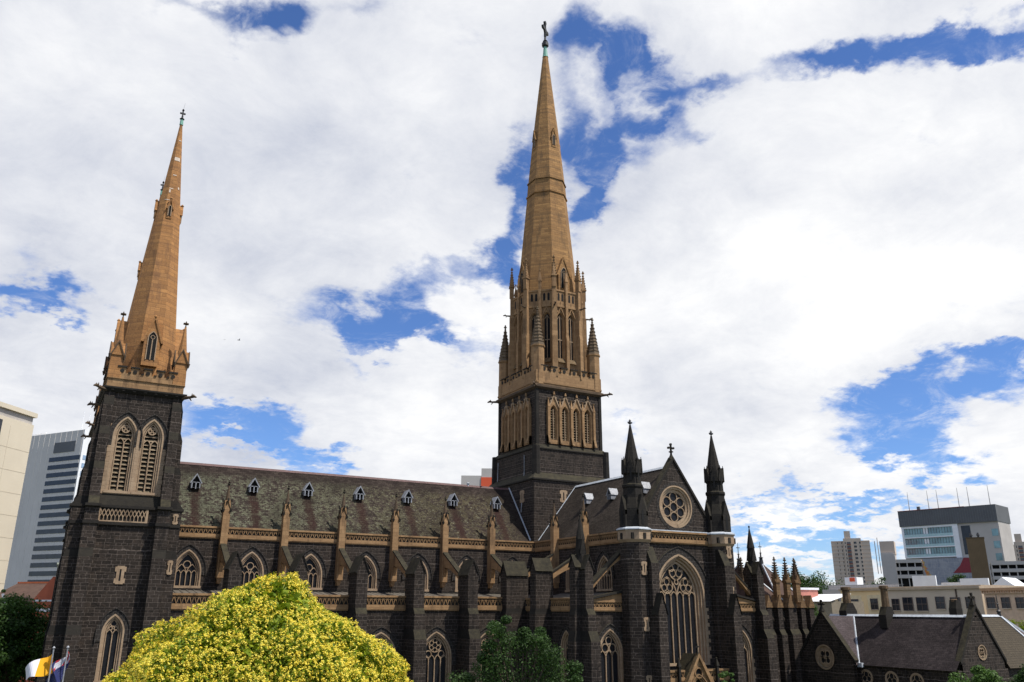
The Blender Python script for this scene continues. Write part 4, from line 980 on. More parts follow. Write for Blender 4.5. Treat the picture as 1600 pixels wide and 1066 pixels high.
# ================================================================== SACRISTY (low slate-roofed wing on the right)
sac = empty('sacristy', 'low bluestone building with purple slate roof, white flashing and two round window gables', 'church hall')
RX, EX, ZR2, ZE2 = 33.6, 28.4, 6.9, 1.05
M = MB(); M.box(28.9, 38.4, -39.9, -20, -4, 1.1); M.box(34, 52, -39, -28, -4, 1.0)
for i, y in enumerate((-28.1, -31.0, -34.3, -37.4)): M.box(28.7, 28.9, y+1.1, y+1.7, -4, .7)
build(M, 'wall', [BLUE], sac)
M = MB()
M.add([(EX, -40, ZE2), (EX, -19, ZE2), (RX, -19, ZR2), (RX, -40, ZR2), (38.8, -19, ZE2), (38.8, -40, ZE2)], [(0, 1, 2, 3), (3, 2, 4, 5)])
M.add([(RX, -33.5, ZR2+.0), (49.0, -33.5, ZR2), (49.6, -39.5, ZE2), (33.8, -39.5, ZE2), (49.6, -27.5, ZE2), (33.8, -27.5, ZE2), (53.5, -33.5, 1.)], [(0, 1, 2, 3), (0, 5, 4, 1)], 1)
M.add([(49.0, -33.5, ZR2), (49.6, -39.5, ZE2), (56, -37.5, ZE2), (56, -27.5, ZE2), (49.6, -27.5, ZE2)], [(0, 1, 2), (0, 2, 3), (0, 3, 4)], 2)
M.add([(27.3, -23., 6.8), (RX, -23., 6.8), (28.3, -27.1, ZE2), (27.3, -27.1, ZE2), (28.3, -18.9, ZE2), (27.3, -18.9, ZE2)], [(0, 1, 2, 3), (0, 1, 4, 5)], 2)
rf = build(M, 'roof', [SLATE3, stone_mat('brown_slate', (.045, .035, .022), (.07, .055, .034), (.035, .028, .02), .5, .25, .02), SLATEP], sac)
M = MB(); M.prism([(RX-.25, ZR2-.1), (RX, ZR2+.16), (RX+.25, ZR2-.1)], PY, -40, -19); M.prism([(-33.75, ZR2-.1), (-33.5, ZR2+.16), (-33.25, ZR2-.1)], PX, RX, 49.0)
M.tube((49, -33.5, ZR2+.05), (49.6, -39.5, ZE2), .16, n=4); M.tube((49, -33.5, ZR2+.05), (56, -37.5, ZE2), .16, n=4); M.tube((RX-.2, -23., 6.85), (28.35, -27.1, ZE2+.05), .12, n=4)
M.box(28.2, 28.6, -27.6, -26.9, .8, 1.3)
build(M, 'flashing', [LEADP], rf)
def rose_small(r):
    M = MB(); prev = None
    for (q, y) in ((r, -.08), (r*.88, -.08), (r*.82, .1), (r*.76, .2)):
        P = [(a, y, b) for a, b in circle(0, 0, q, 24)]
        if prev: M.strip(prev, P, 0, True)
        prev = P
    T = MB()
    for i in range(4):
        a = pi/4+i*pi/2; T.ribbon(circle(r*.37*cos(a), r*.37*sin(a), r*.27, 12), r*.12, -.0, .2, closed=True)
    T.sheet(circle(0, 0, r*.8, 24), FXZ(.08), [circle(r*.37*cos(pi/4+i*pi/2), r*.37*sin(pi/4+i*pi/2), r*.27, 12) for i in range(4)])
    G = MB(); G.sheet(circle(0, 0, r*.82, 20), FXZ(.14)); return Proto('round_window', M, [SANDP], [Proto('tracery', T, SANDP), Proto('glass', G, DARK)])
def sgable(F, hw, zf, za, rad, rz_, th=.5):
    M = MB(); M.F = F
    M.sheet([(-hw, -4), (hw, -4), (hw, zf), (0, za), (-hw, zf)], FXZ(0), [circle(0, rz_, rad, 24)]); M.sheet([(-hw, -4), (hw, -4), (hw, zf), (0, za), (-hw, zf)], FXZ(th))
    M.strip([(-hw, 0, zf), (0, 0, za), (hw, 0, zf)], [(-hw, th, zf), (0, th, za), (hw, th, zf)])
    for s in (-1, 1): M.prism([(s*(hw+.3), zf-.25), (0, za), (0, za+.38), (s*(hw+.4), zf+.05)], PY, -.15, th+.1, 1)
    M.stack(0, .2, [(za+.2, .3), (za+.8, .1)], 4, 1); M.box(-.08, .08, .1, .3, za+.7, za+1.5, 1); M.box(-.33, .33, .1, .3, za+1.0, za+1.2, 1)
    for cx, cz in ((-.36, 1.1), (.36, 1.1), (0, 1.5)): M.prism(circle(cx, za+cz, .15, 8), PY, .08, .32, 1)
    build(M, 'gable', [BLUE, BLUES], sac)
sgable((Vector((27.2, -23., 0)), Vector((0, -1, 0)), Vector((-1, 0, 0))), 4.2, 1.6, 7.2, 1.53, 1.8)
rose_small(1.53).put(sac, (27.2, -22.9, 1.8), WEST)
sgable((Vector((33.7, -40., 0)), Vector((1, 0, 0)), Vector((0, -1, 0))), 4.0, 2.0, 7.95, .85, 2.95)
rose_small(.85).put(sac, (33.7, -40., 2.95))
def trefoil():
    M = MB(); M.ribbon(circle(0, 0, .82, 18), .22, -.1, .05, closed=True)
    for i in range(3): a = pi/2+i*2*pi/3; M.ribbon(circle(.36*cos(a), .36*sin(a), .33, 10), .07, -.05, .02, closed=True)
    G = MB(); G.sheet(circle(0, 0, .75, 16), FXZ(.01)); return Proto('window', M, [SANDP], [Proto('glass', G, DARK)])
tf = trefoil()
for y in (-27.6, -31.2, -34.6): tf.put(sac, (28.88, y, -.35), WEST)
def chimney(x, y, z0, zt, w_=1.0, d_=.6, pots=1):
    M = MB(); M.box(x-w_, x+w_, y-d_, y+d_, z0, z0+1.6, 0); M.prism([(x-w_, z0+1.603), (x+w_, z0+1.603), (x+w_*.45, z0+2.6), (x-w_*.45, z0+2.6)], PY, y-d_*.9, y+d_*.9, 0)
    M.stack(x, y, [(z0+2.5, w_*.48), (zt-.45, w_*.42), (zt-.4, w_*.58), (zt-.05, w_*.58), (zt, w_*.4)], 8, 1)
    return build(M, 'chimney', [BLUES, stone_mat('sooty_stone', (.10, .065, .035), (.17, .11, .06), (.08, .055, .03), .6, .3, .012, stain=(.04, .028, .018)) if 'sooty_stone' not in bpy.data.materials else bpy.data.materials['sooty_stone']], sac)
chimney(33.0, -28.5, 5.4, 10.6, .95, .55); chimney(34.5, -21.3, 5.9, 10.6, 1.1, .6)
chimney(36.5, -38.2+2.5, 6.2, 8.9, .6, .5)
M = MB(); M.stack(49, -33.5, [(6.9, .25), (7.3, .2), (7.5, .3), (7.7, .1), (9.6, .04)], 6); M.stack(49, -33.5, [(8.3, .05), (8.4, .18), (8.5, .05)], 6); build(M, 'finial', [IRON], sac)

# ================================================================== BACKGROUND BUILDINGS
class Face:
    "vertical facade between two ground points given by sight lines and distances; helps to put openings where they stand"
    def __init__(s, pxa, Da, pxb, Db):
        s.A = at(pxa, Da); s.B = at(pxb, Db); s.A.z = s.B.z = 0
        s.U = (s.B-s.A).normalized(); s.N = Vector((s.U.y, -s.U.x, 0)); s.w = (s.B-s.A).length
        if s.N.dot(CX-s.A) < 0: s.N = -s.N
        s.F = (s.A, s.U, s.N)
    def uv(s, px, py):
        d = ray(px, py); t = (s.A-CX).dot(s.N)/d.dot(s.N); P = CX+d*t; return ((P-s.A).dot(s.U), P.z)
    def mb(s): M = MB(); M.F = s.F; return M
    def box(s, M, q0, q1, y0, y1, m=0):
        "box over the facade between two seen corners"
        (u0, z0), (u1, z1) = s.uv(*q0), s.uv(*q1); M.box(min(u0, u1), max(u0, u1), y0, y1, min(z0, z1), max(z0, z1), m)
def part(M, name, mats, par): return build(M, name, mats, par)

# cream tower, far left
b = empty('office_tower', 'plain cream concrete tower cut by the left edge of the picture', 'office building')
f = Face(-60, 118, 0, 150); f.U = Vector((sin(radians(37)), cos(radians(37)), 0)); f.w = 30; f.A = f.B-f.U*30; f.N = Vector((f.U.y, -f.U.x, 0)); f.F = (f.A, f.U, f.N); zt = f.uv(52, 645)[1]
M = f.mb(); M.box(-3, f.w, 0, 40, -4, zt-1.9, 0); M.box(-3.2, f.w+.2, -.2, 40.2, zt-.7, zt, 0); M.box(-2.8, f.w-.2, .2, 40, zt-1.9, zt-.7, 1)
for i in range(1, 22): z = zt-3-i*3.3; M.box(-3, f.w+.02, -.02, 0, z, z+.07, 2)
for i in range(1, 6): M.box(f.w*i/6, f.w*i/6+.06, -.02, 0, -4, zt-3, 2)
M.box(f.w-9, f.w-4, 4, 10, zt, zt+1.2, 3); M.box(f.w-8, f.w-7.6, 3, 3.4, zt, zt+2.0, 2)
part(M, 'wall', [CREAM2, GREYC, plain('joint', (.52, .455, .35), .9), WHITE], b)
M = f.mb(); u, z1 = f.uv(2, 655); M.box(-3, u+.3, -.05, 0, f.uv(2, 700)[1], z1, 0); part(M, 'window', [WGLASS], b)

# white and grey tower
b = empty('office_tower', 'grey and white office tower with dark strip windows beside the west spire tower', 'office building')
P = at(86, 400)
f = Face(-30, 400, 86, 400); K = 1.7
f.U = Vector((cos(radians(55-90)+0), 0, 0)); th = radians(-35)
d1 = Vector((sin(th), cos(th), 0)); th2 = radians(55); d2 = Vector((sin(th2), cos(th2), 0))
P.z = 0
f.A = P+d1*34*K; f.U = -d1; f.N = Vector((f.U.y, -f.U.x, 0)); f.w = 34
if f.N.dot(CX-f.A) < 0: f.N = -f.N
f.F = (f.A, f.U*K, f.N*K); zt = topz(120, 670, P)
M = f.mb(); M.box(0, 34, 0, 20, -4, zt, 0); M.box(26, 30, 6, 12, zt, zt+2.4, 1)
for i in range(1, 17): M.box(i*2.1, i*2.1+.1, -.05, 0, -4, zt, 2)
part(M, 'wall', [plain('tower_panel', (.60, .565, .52), .8, 0, .06, .1), WHITE, plain('pale_rib', (.68, .64, .59), .8)], b)
fh = 3.45
for i in range(26):
    z = zt-13-i*fh
    if z < 3: break
    M = f.mb(); M.box(22.3, 33.8, -.1, .0, z, z+1.9, 0); part(M, 'window', [WGLASS], b)
    M = f.mb(); M.box(9.5, 11.6, -.1, 0, z-.3, z+1.5, 0); part(M, 'window', [plain('blue_glass', (.10, .17, .30), .1, 0, .2, 1, .9) if i == 0 else bpy.data.materials['blue_glass']], b)
M = f.mb(); M.box(23.5, 31.5, -.12, 0, zt-9.2, zt-4.6, 0); part(M, 'louvre_band', [DGREY], b)
g = Face(0, 100, 10, 100); g.A = P.copy(); g.U = d2; g.N = Vector((d2.y, -d2.x, 0)); g.N = g.N if g.N.dot(CX-g.A) > 0 else -g.N; g.F = (g.A, g.U*K, g.N*K)
M = g.mb(); M.box(0, 20.1, -.15, 0, -4, zt+.05, 0); part(M, 'wall', [WHITE], b)
for i in range(26):
    z = zt-13-i*fh
    if z < 3: break
    M = g.mb(); M.box(.6, 19.5, -.22, -.15, z, z+1.9, 0); part(M, 'window', [plain('pale_blue_glass', (.22, .32, .45), .1, 0, .3, .4, .9) if i == 0 else bpy.data.materials['pale_blue_glass']], b)
M = f.mb(); M.tube((22, 8, zt), (22, 8, zt+13), .12, .05); M.tube((24.5, 8, zt), (24.5, 8, zt+11), .1, .05); M.box(19, 27, 4, 11, zt, zt+1.6); M.tube((6, 5, zt), (6, 5, zt+3), .2); M.tube((3, 5, zt+3), (12, 5, zt+3.2), .18); M.tube((6, 5, zt), (10, 5, zt+3), .1); M.tube((4, 5, zt+1.5), (12, 5, zt+1.7), .1)
part(M, 'roof_mast', [WHITE], b)

# brick building with tiled roof, bottom left
b = empty('brick_house', 'red brick house with brown tiled roof and white cupola behind the dark tree', 'house')
f = Face(-30, 128, 84, 120)
zr_ = f.uv(60, 908)[1]; ze_ = f.uv(60, 944)[1]
M = f.mb(); M.box(-2, f.w-1.5, 5, 14, -4, ze_); part(M, 'wall', [REDB], b)
M = f.mb(); M.add([(-2, 0, ze_-.5), (f.w-2, 0, ze_-.5), (f.w-2, 7, zr_), (-2, 7, zr_), (-2, 14, ze_-.5), (f.w-2, 14, ze_-.5)], [(0, 1, 2, 3), (3, 2, 5, 4)]); rf_ = part(M, 'roof', [TILE], b)
M = f.mb(); M.box(-2, f.w-2, 6.85, 7.15, zr_-.05, zr_+.15); part(M, 'ridge_tile', [plain('orange_ridge', (.5, .13, .05), .8)], rf_)
M = f.mb(); u0 = f.w-3.4; u1 = f.w+.5; M.prism([(u0, -4), (u1, -4), (u1, ze_+1.2), (u1-.8, zr_+.5), (u0, ze_-.2)], PY, -.6, 5.0, 0); M.box(u0-.1, u1+.1, -.7, -.5, ze_-.9, ze_-.5, 1); M.box(u0+.8, u1+.1, -.7, -.5, ze_+.3, ze_+.5, 1); M.box(u0+1.2, u1-1., -.68, -.55, ze_-3.1, ze_-1.5, 2)
part(M, 'gable', [REDB, WHITE, WGLASS], b)
for x in (46, 54):
    M = f.mb(); u, z = f.uv(x, 906); M.box(u-.5, u+.5, 8, 9, zr_-.8, z+.6, 0); M.box(u-.6, u+.6, 7.9, 9.1, z+.6, z+.85, 1); part(M, 'chimney', [REDB, WHITE], b)
u, z = f.uv(22, 908)
M = f.mb()
for i in range(8):
    a = i*pi/4; M.tube((u+1.1*cos(a), 9+1.1*sin(a), z-1.), (u+.9*cos(a), 9+.9*sin(a), z+.3), .07, n=4); M.tube((u+.9*cos(a), 9+.9*sin(a), z+.3), (u+.1*cos(a), 9+.1*sin(a), z+1.3), .08, n=4)
M.stack(u, 9, [(z+1.2, .2), (z+1.5, .28), (z+1.7, .08), (z+4.2, .02)], 8); part(M, 'cupola', [WHITE], b)
M = f.mb(); M.tube(f.uv(8, 920)[:1]+(-.2, ze_+1.2), f.uv(13, 940)[:1]+(-.3, ze_-.4), .16, n=4); part(M, 'roof_trim', [WHITE], b)

# grey-green block between white tower and west tower
b = empty('apartment_block', 'small pale green-grey block showing between the white tower and the cathedral', 'apartment building')
f = Face(79, 150, 100, 150); M = f.mb(); zt = f.uv(85, 882)[1]; M.box(0, f.w, 0, 12, -4, zt, 0); M.box(-.15, f.w, -.15, 12, zt, zt+.3, 0); M.box(1.0, 2.0, -.04, 0, zt-2.4, zt-1.1, 1); M.box(1.0, 2.0, -.04, 0, zt-5.4, zt-4.1, 1); part(M, 'wall', [plain('pale_green_render', (.36, .40, .34), .8), WGLASS], b)

# white and orange plant block behind the nave roof
b = empty('rooftop_block', 'white box with an orange-red corner rising behind the nave roof ridge', 'building')
f = Face(716, 300, 778, 300)
M = f.mb(); M.box(0, 15.5, 0, 20, -4, f.uv(712, 743)[1], 0); M.box(7.3, 12.8, -.1, 14, f.uv(750, 746)[1], f.uv(750, 732)[1], 0); M.box(7.2, 12.2, -.3, 15, -4, f.uv(750, 746)[1], 1); M.box(12.21, 15.8, -.25, 12, -4, f.uv(770, 750)[1], 1); M.tube((14.3, 2, f.uv(770, 750)[1]), (14.3, 2, f.uv(770, 732)[1]), .1)
part(M, 'wall', [PALEC, ORANGE], b)

# apartment tower (beige) on the right
def slab_tower(nm, lab, pa, pb, D, py, cols, bal):
    b = empty(nm, lab, 'apartment building'); f = Face(pa, D, pb, D*1.0); zt = f.uv((pa+pb)/2, py)[1]; w_ = f.w
    M = f.mb(); M.box(0, w_, 0, w_*.3, -4, zt-2, 0); M.box(w_*.32, w_*.56, -.8, w_*.5, -4, zt, 0); M.box(w_*.36, w_*.52, 0, w_*.3, zt, zt+6, 0); M.box(w_*.56, w_*.78, -.4, w_*.5, -4, zt, 0)
    z = zt-3
    while z > 0: M.box(-.05, w_+.05, -.06, 0, z-.1, z+.2, 1); z -= 3.1
    part(M, 'wall', [BEIGE, plain('tan_band', (.42, .29, .2), .8)], b)
    z = zt-4.5; n = 0
    while z > 2 and n < 20:
        for (u, ww, y) in ((.27, .018, -.08), (.36, .02, -.88), (.59, .035, -.48), (.63, .03, -.48), (.73, .035, -.48), (.16, .012, -.08)):
            M = f.mb(); M.box(w_*u, w_*(u+ww), y, y+.1, z, z+1.7); part(M, 'window', [WGLASS], b)
        M = f.mb(); M.box(w_*.41, w_*.51, -1.5, -.8, z-1.0, z-.1, 0); M.box(w_*.41, w_*.51, -.86, -.8, z-.2, z+1.6, 1); part(M, 'balcony', [plain('balcony_red', (.2, .08, .06), .8) if n == 0 else BALC, DGREY], b)
        if n == 0: globals()['BALC'] = bpy.data.materials['balcony_red']
        z -= 3.1; n += 1
slab_tower('apartment_tower', 'beige apartment tower with red balconies standing alone left of the grey glass office', 1310, 1372, 760, 841, 0, 0)
slab_tower('apartment_tower', 'beige apartment tower cut by the right edge behind the grey office', 1580, 1650, 760, 846, 0, 0)

# glass office
b = empty('office_building', 'grey office building with teal glass bands, mural wall and rooftop antennas', 'office building')
f = Face(1424, 420, 1582, 407)
M = f.mb(); zt = f.uv(1409, 799)[1]; z2 = f.uv(1420, 823)[1]
M.box(0, f.w, 1.5, 16, -4, z2, 0); M.box(-.2, f.w+.2, 0, 17, z2, zt, 1)
for i in range(40): u = f.w*i/40; M.box(u, u+.12, -.08, 0, z2+.3, zt, 2)
M.box(.2, f.w*.55, .4, 1.5, z2-.9, z2, 3)
M.box(f.w*.545, f.w*.60, .3, 1.5, f.uv(1490, 905)[1], z2, 3); M.box(0.3, 1.2, .3, 1.5, f.uv(1425, 872)[1], z2, 3)
M.box(f.w*.60, f.w, .9, 1.5, -4, z2, 4)
part(M, 'wall', [GREYC, DGREY, plain('dark_rib', (.15, .155, .16), .6), WHITE, PALEC], b)
rows = [((1455, 822.5), (1457, 837)), ((1455, 840.5), (1457, 852.5)), ((1455, 856), (1457, 868.5))]
for q0, q1 in rows:
    u0, za_ = f.uv(*q0); u1, zb_ = f.uv(*q1)
    M = f.mb(); M.box(1.2, f.w*.545, 1.0, 1.4, zb_, za_, 0); M.box(1.2, f.w*.545, .3, .5, zb_-.3, zb_+(za_-zb_)*.22, 1); M.box(.8, f.w*.55, .2, 1.5, zb_-.75, zb_-.3, 2)
    for k in range(1, 18): M.box(1.2+(f.w*.545-1.2)*k/18, 1.2+(f.w*.545-1.2)*k/18+.12, .85, 1.0, zb_, za_, 3)
    for k in (7, 8): M.box(1.6+(f.w*.53-1.2)*k/18, 1.6+(f.w*.53-1.2)*(k+.75)/18, .9, 1.0, zb_+.9, za_-.3, 2)
    part(M, 'window', [TEAL, plain('pale_teal', (.38, .55, .56), .2) if q0[1] == 822.5 else bpy.data.materials['pale_teal'], WHITE, DGREY], b)
for k in range(7):
    z = z2-3.0-k*5.0; M = f.mb(); M.box(f.w*.925, f.w*.985, .8, .9, z-2.9, z, 0); part(M, 'window', [TEAL], b)
M = f.mb(); M.box(f.w*.63, f.w*.72, .8, .9, z2-13, z2-1, 0); part(M, 'window', [WGLASS], b)
def mural():
    m, t, bb = newmat('mural'); g_ = t.n('ShaderNodeNewGeometry'); n = t.noise(g_.outputs['Position'], .35, 5, .6, dist=1.2); br = t.n('ShaderNodeTexVoronoi'); t.l(g_.outputs['Position'], br.inputs[0]); br.inputs['Scale'].default_value = .15
    c = t.mix(t.rng(n.outputs[0], .4, .6), (.20, .22, .27), (.30, .31, .34)); t.l(c, bb.inputs['Base Color']); bb.inputs['Roughness'].default_value = .5; return m
M = f.mb(); (u0, z0_), (u1, z1_) = f.uv(1441, 900), f.uv(1518, 871)
M.box(u0, u1, -.3, 1., z0_-8, z1_, 0)
for k in range(9): M.box(u0+(u1-u0)*k/9, u0+(u1-u0)*k/9+.1, -.38, -.3, z0_-8, z1_, 1); 
for k in range(6): M.box(u0, u1, -.38, -.3, z1_-k*1.9, z1_-k*1.9+.08, 1)
rnd = random.Random(3)
for k in range(26):   # the warm patch at the mural's left side
    q = k/26; uu = u0+.3+q*q*4.5+rnd.uniform(0, 1.3); zz_ = z1_-q*9.5-rnd.uniform(0, .8); r = rnd.uniform(.25, .7)
    M.prism(circle(uu, zz_, r, 7, rnd.random()), PY, -.36-.002*k, -.3, 2+k % 2)
(ua, za_), (ub, zb_) = f.uv(1496, 884), f.uv(1518, 872)
M.prism([(ua-2, za_-3), (ub, za_-3), (ub, zb_), (ub-3, zb_+.3), (ua+1.2, za_)], PY, -.42, -.3, 4)
part(M, 'mural_panel', [mural(), plain('panel_joint', (.42, .43, .45), .6), plain('mural_orange', (.5, .17, .05), .7), plain('mural_ochre', (.5, .33, .09), .7), MAROON], b)
for x in (1416, 1447, 1462, 1495, 1511, 1544):
    u, z = f.uv(x, 790); M = f.mb(); M.tube((u, 3, zt), (u, 3, zt+8.6), .2, .08, 5); part(M, 'antenna', [GREYC], b)
M = f.mb(); M.box(f.w*.2, f.w*.23, 1, 2, zt, zt+1.6); M.box(-.2, f.w*.7, -.25, .0, zt-.12, zt+.1, 1); part(M, 'roof_plant', [DGREY, MAROON], b)

# car park decks
b = empty('car_park', 'grey concrete multi storey car park with open dark decks in front of the glass office', 'car park')
f = Face(1382, 345, 1640, 345)
M = f.mb(); u1, zt = f.uv(1440, 874); ua, _ = f.uv(1385, 900)
zs = [f.uv(1420, q)[1] for q in (874, 879.5, 886, 891.5, 898, 903.5, 909)]
for lo in range(0, 6, 2): M.box(u1-13.5, u1-.3, 0, 14, zs[lo+1], zs[lo], 0)
M.box(u1-13.3, u1-.3, 1.5, 14, -4, zs[0]-.3, 1)
for k in range(5): M.box(u1-13+k*2.6, u1-12.7+k*2.6, .3, 1.5, -4, zs[0]-.2, 0)
(uL, zL), (uR, _) = f.uv(1376, 866), f.uv(1397, 866); M.box(uL, uR+.2, -.6, 8, -4, zL, 2); M.box(uL, uL+5, 0, 8, zL, zL+4.6, 3); M.box(uL+.2, uR-.2, -.5, 7, zL, zL+.5, 0)
M.tube((uL-.6, 0, zL-7), (uL-.6, 0, zL+6.0), .15); M.tube((uL-1.6, 0, zL-7), (uL-1.6, 0, zL+4.8), .15)
u2, _ = f.uv(1548, 880)
zs = [f.uv(1580, q)[1] for q in (877, 882.5, 888.5, 894, 900, 905.5, 911)]
for lo in range(0, 6, 2): M.box(u2, u2+16, 0, 14, zs[lo+1], zs[lo], 0)
M.box(u2, u2+16, 1.5, 14, -4, zs[0]-.3, 1)
for k in range(7): M.box(u2+k*2.5, u2+.35+k*2.5, .3, 1.5, -4, zs[0]-.2, 0)
part(M, 'deck', [PALEC, DARK, GREYC, BEIGE], b)

# brown chimney-like block
b = empty('service_tower', 'plain brown rendered block with two dark vents on top before the glass office', 'building')
f = Face(1527, 300, 1556, 300); zt = f.uv(1524, 839.5)[1]
M = f.mb(); M.box(0, f.w, 0, 4, -4, zt-.35, 0); M.box(-.12, f.w+.12, -.12, 4.1, zt-.35, zt, 1)
for i in range(1, 12): M.box(f.w*i/12, f.w*i/12+.04, -.03, 0, -4, zt-.4, 1)
part(M, 'wall', [BROWNC, plain('brown_trim', (.11, .075, .04), .8)], b)
for u in (.3, .7): M = f.mb(); M.frus(f.w*u, 2, zt, zt+.6, .3, .3, 8); M.frus(f.w*u, 2, zt+.6, zt+1.5, .55, .2, 8); part(M, 'vent', [IRON], b)

# cream and grey terrace row
b = empty('terrace', 'long two-toned cream and grey rendered building with dark sash windows above the slate roof', 'terrace')
f = Face(1316, 190, 1540, 170); zt = f.uv(1400, 918)[1]
uy, _ = f.uv(1377, 930); ue, _ = f.uv(1534, 930)
M = f.mb(); M.box(0, uy, 0, 12, -4, zt-.5, 0); M.box(uy+.01, ue, .02, 12, -4, zt-.5, 1); M.box(-.2, ue, -.35, 12, zt-.5, zt-.1, 2); M.box(0, ue, .1, 12, zt-.1, zt+.1, 2)
M.box(*sorted((f.uv(1350, 0)[0]-.12, f.uv(1350, 0)[0]+.12)), -.1, 0, -4, zt-.5, 3)
wins = [(1336, 945, 10, 17), (1366.5, 944, 9, 17), (1400, 945, 9, 18), (1419, 944, 12.5, 21), (1441, 944, 13.5, 21), (1469.5, 942, 11, 19), (1493.5, 943, 12, 19), (1516.5, 942, 11, 18)]
for (x, y, ww, hh) in wins[:2]:
    (u0, z0_), (u1, z1_) = f.uv(x-ww*.95, y+hh*.75), f.uv(x+ww*.95, y-hh*.85); M.box(u0, u1, -.02, 0, z0_-.9, z1_, 4)
part(M, 'wall', [CREAM, GREYR, plain('terrace_cornice', (.42, .34, .24), .8), plain('pipe_brown', (.07, .045, .03), .7), plain('cream_panel', (.7, .6, .38), .8)], b)
def sash(f, x, y, ww, hh, par):
    (u0, z0_), (u1, z1_) = f.uv(x-ww/2, y+hh/2), f.uv(x+ww/2, y-hh/2)
    M = f.mb(); M.ribbon([(u0, z0_), (u0, z1_), (u1, z1_), (u1, z0_)], .09, -.12, .02, 0, True); M.box(u0, u1, -.08, -.04, (z0_+z1_)/2-.04, (z0_+z1_)/2+.04, 0); M.box((u0+u1)/2-.025, (u0+u1)/2+.025, -.08, -.04, z0_, z1_, 0); M.box(u0-.1, u1+.1, -.2, 0, z0_-.14, z0_-.02, 1)
    w_ = part(M, 'window', [plain('sash_frame', (.16, .12, .1), .6) if 'sash_frame' not in bpy.data.materials else bpy.data.materials['sash_frame'], GREYR], par)
    G = f.mb(); G.box(u0, u1, -.035, -.02, z0_, z1_); part(G, 'pane', [WGLASS], w_)
for q in wins: sash(f, *q, b)
b = empty('terrace', 'pinkish rendered building with bracketed cornice and small dark windows at the right edge', 'terrace')
f = Face(1541, 168, 1660, 158); zt = f.uv(1570, 917.5)[1]
M = f.mb(); M.box(0, f.w, 0, 12, -4, zt-.6, 0); M.box(-.15, f.w, -.5, 12, zt-.55, zt-.1, 1); M.box(-.1, f.w, -.3, 12, zt-1.0, zt-.55, 0)
for i in range(24): M.box(i*.5, i*.5+.16, -.45, -.3, zt-.85, zt-.55, 1)
part(M, 'wall', [plain('pink_render', (.62, .46, .33), .85), plain('tan_cornice', (.5, .3, .17), .8)], b)
for x in (1549, 1572, 1594.5): sash(f, x, 942, 10, 17, b)

# white roof plant behind the terrace
b = empty('flat_roofed_building', 'white flat roofed building with railings, ducts and big white panels behind the terrace', 'building')
f = Face(1288, 215, 1560, 200)
M = f.mb()
z_ = f.uv(1340, 921)[1]
M.box(0, f.uv(1400, 920)[0], 0, 14, -4, z_, 0); M.box(f.uv(1284, 930)[0], f.uv(1310, 930)[0], -2, 4, -4, f.uv(1290, 935)[1], 2)
M.box(0, f.uv(1395, 920)[0], 3, 3.1, z_+.05, z_+1.1, 3)
f.box(M, (1424.5, 920), (1458, 899), 1, 1.4, 1); f.box(M, (1458, 918), (1500, 913), 2, 6, 1); f.box(M, (1459, 914), (1500, 909), 4, 8, 3)
f.box(M, (1497, 918), (1539, 903), 1.5, 2, 1)
f.box(M, (1305, 919), (1322, 901), 5, 8, 1)
u_, z0_ = f.uv(1542, 917); M.prism([(u_, z0_), (f.uv(1582, 917)[0], z0_), (f.uv(1562, 917)[0], z0_+1.9)], PY, 2, 10, 1)
part(M, 'wall', [PALEC, WHITE, plain('khaki_wall', (.2, .17, .12), .8), GREYC], b)
M = f.mb()
for i in range(46):
    u = i*.55; 
    if u < f.uv(1412, 920)[0]: M.box(u, u+.04, .3, .34, z_, z_+.95)
M.box(0, f.uv(1412, 920)[0], .3, .34, z_+.9, z_+.97); M.box(0, f.uv(1412, 920)[0], .3, .34, z_+.45, z_+.5)
for u in (2.0, 12.5, 14): M.frus(u, 5, z_, z_+1.0, .6, .5, 8)
part(M, 'railing', [LEAD], b)
M = f.mb(); f.box(M, (1312, 908), (1319, 902), 4.8, 5, 0); part(M, 'sign', [ORANGE], b)
b = empty('shed', 'low white roofed shed seen past the chapel pinnacles', 'shed')
f = Face(1236, 180, 1300, 172); z_ = f.uv(1270, 928)[1]
M = f.mb(); M.box(0, f.w, 0, 8, -4, z_-1.4, 1); M.add([(-.2, -.4, z_-1.4), (f.w+.2, -.4, z_-1.4), (f.w+.2, 5, z_), (-.2, 5, z_)], [(0, 1, 2, 3)], 0); M.box(0, 3.5, -1, 4, z_-1.5, z_+.8, 2); M.box(-.2, 3.7, -1.2, 4.2, z_+.8, z_+1.2, 0)
part(M, 'roof', [WHITE, plain('khaki_shed', (.25, .21, .15), .8), plain('pink_wall', (.5, .2, .15), .8)], b)

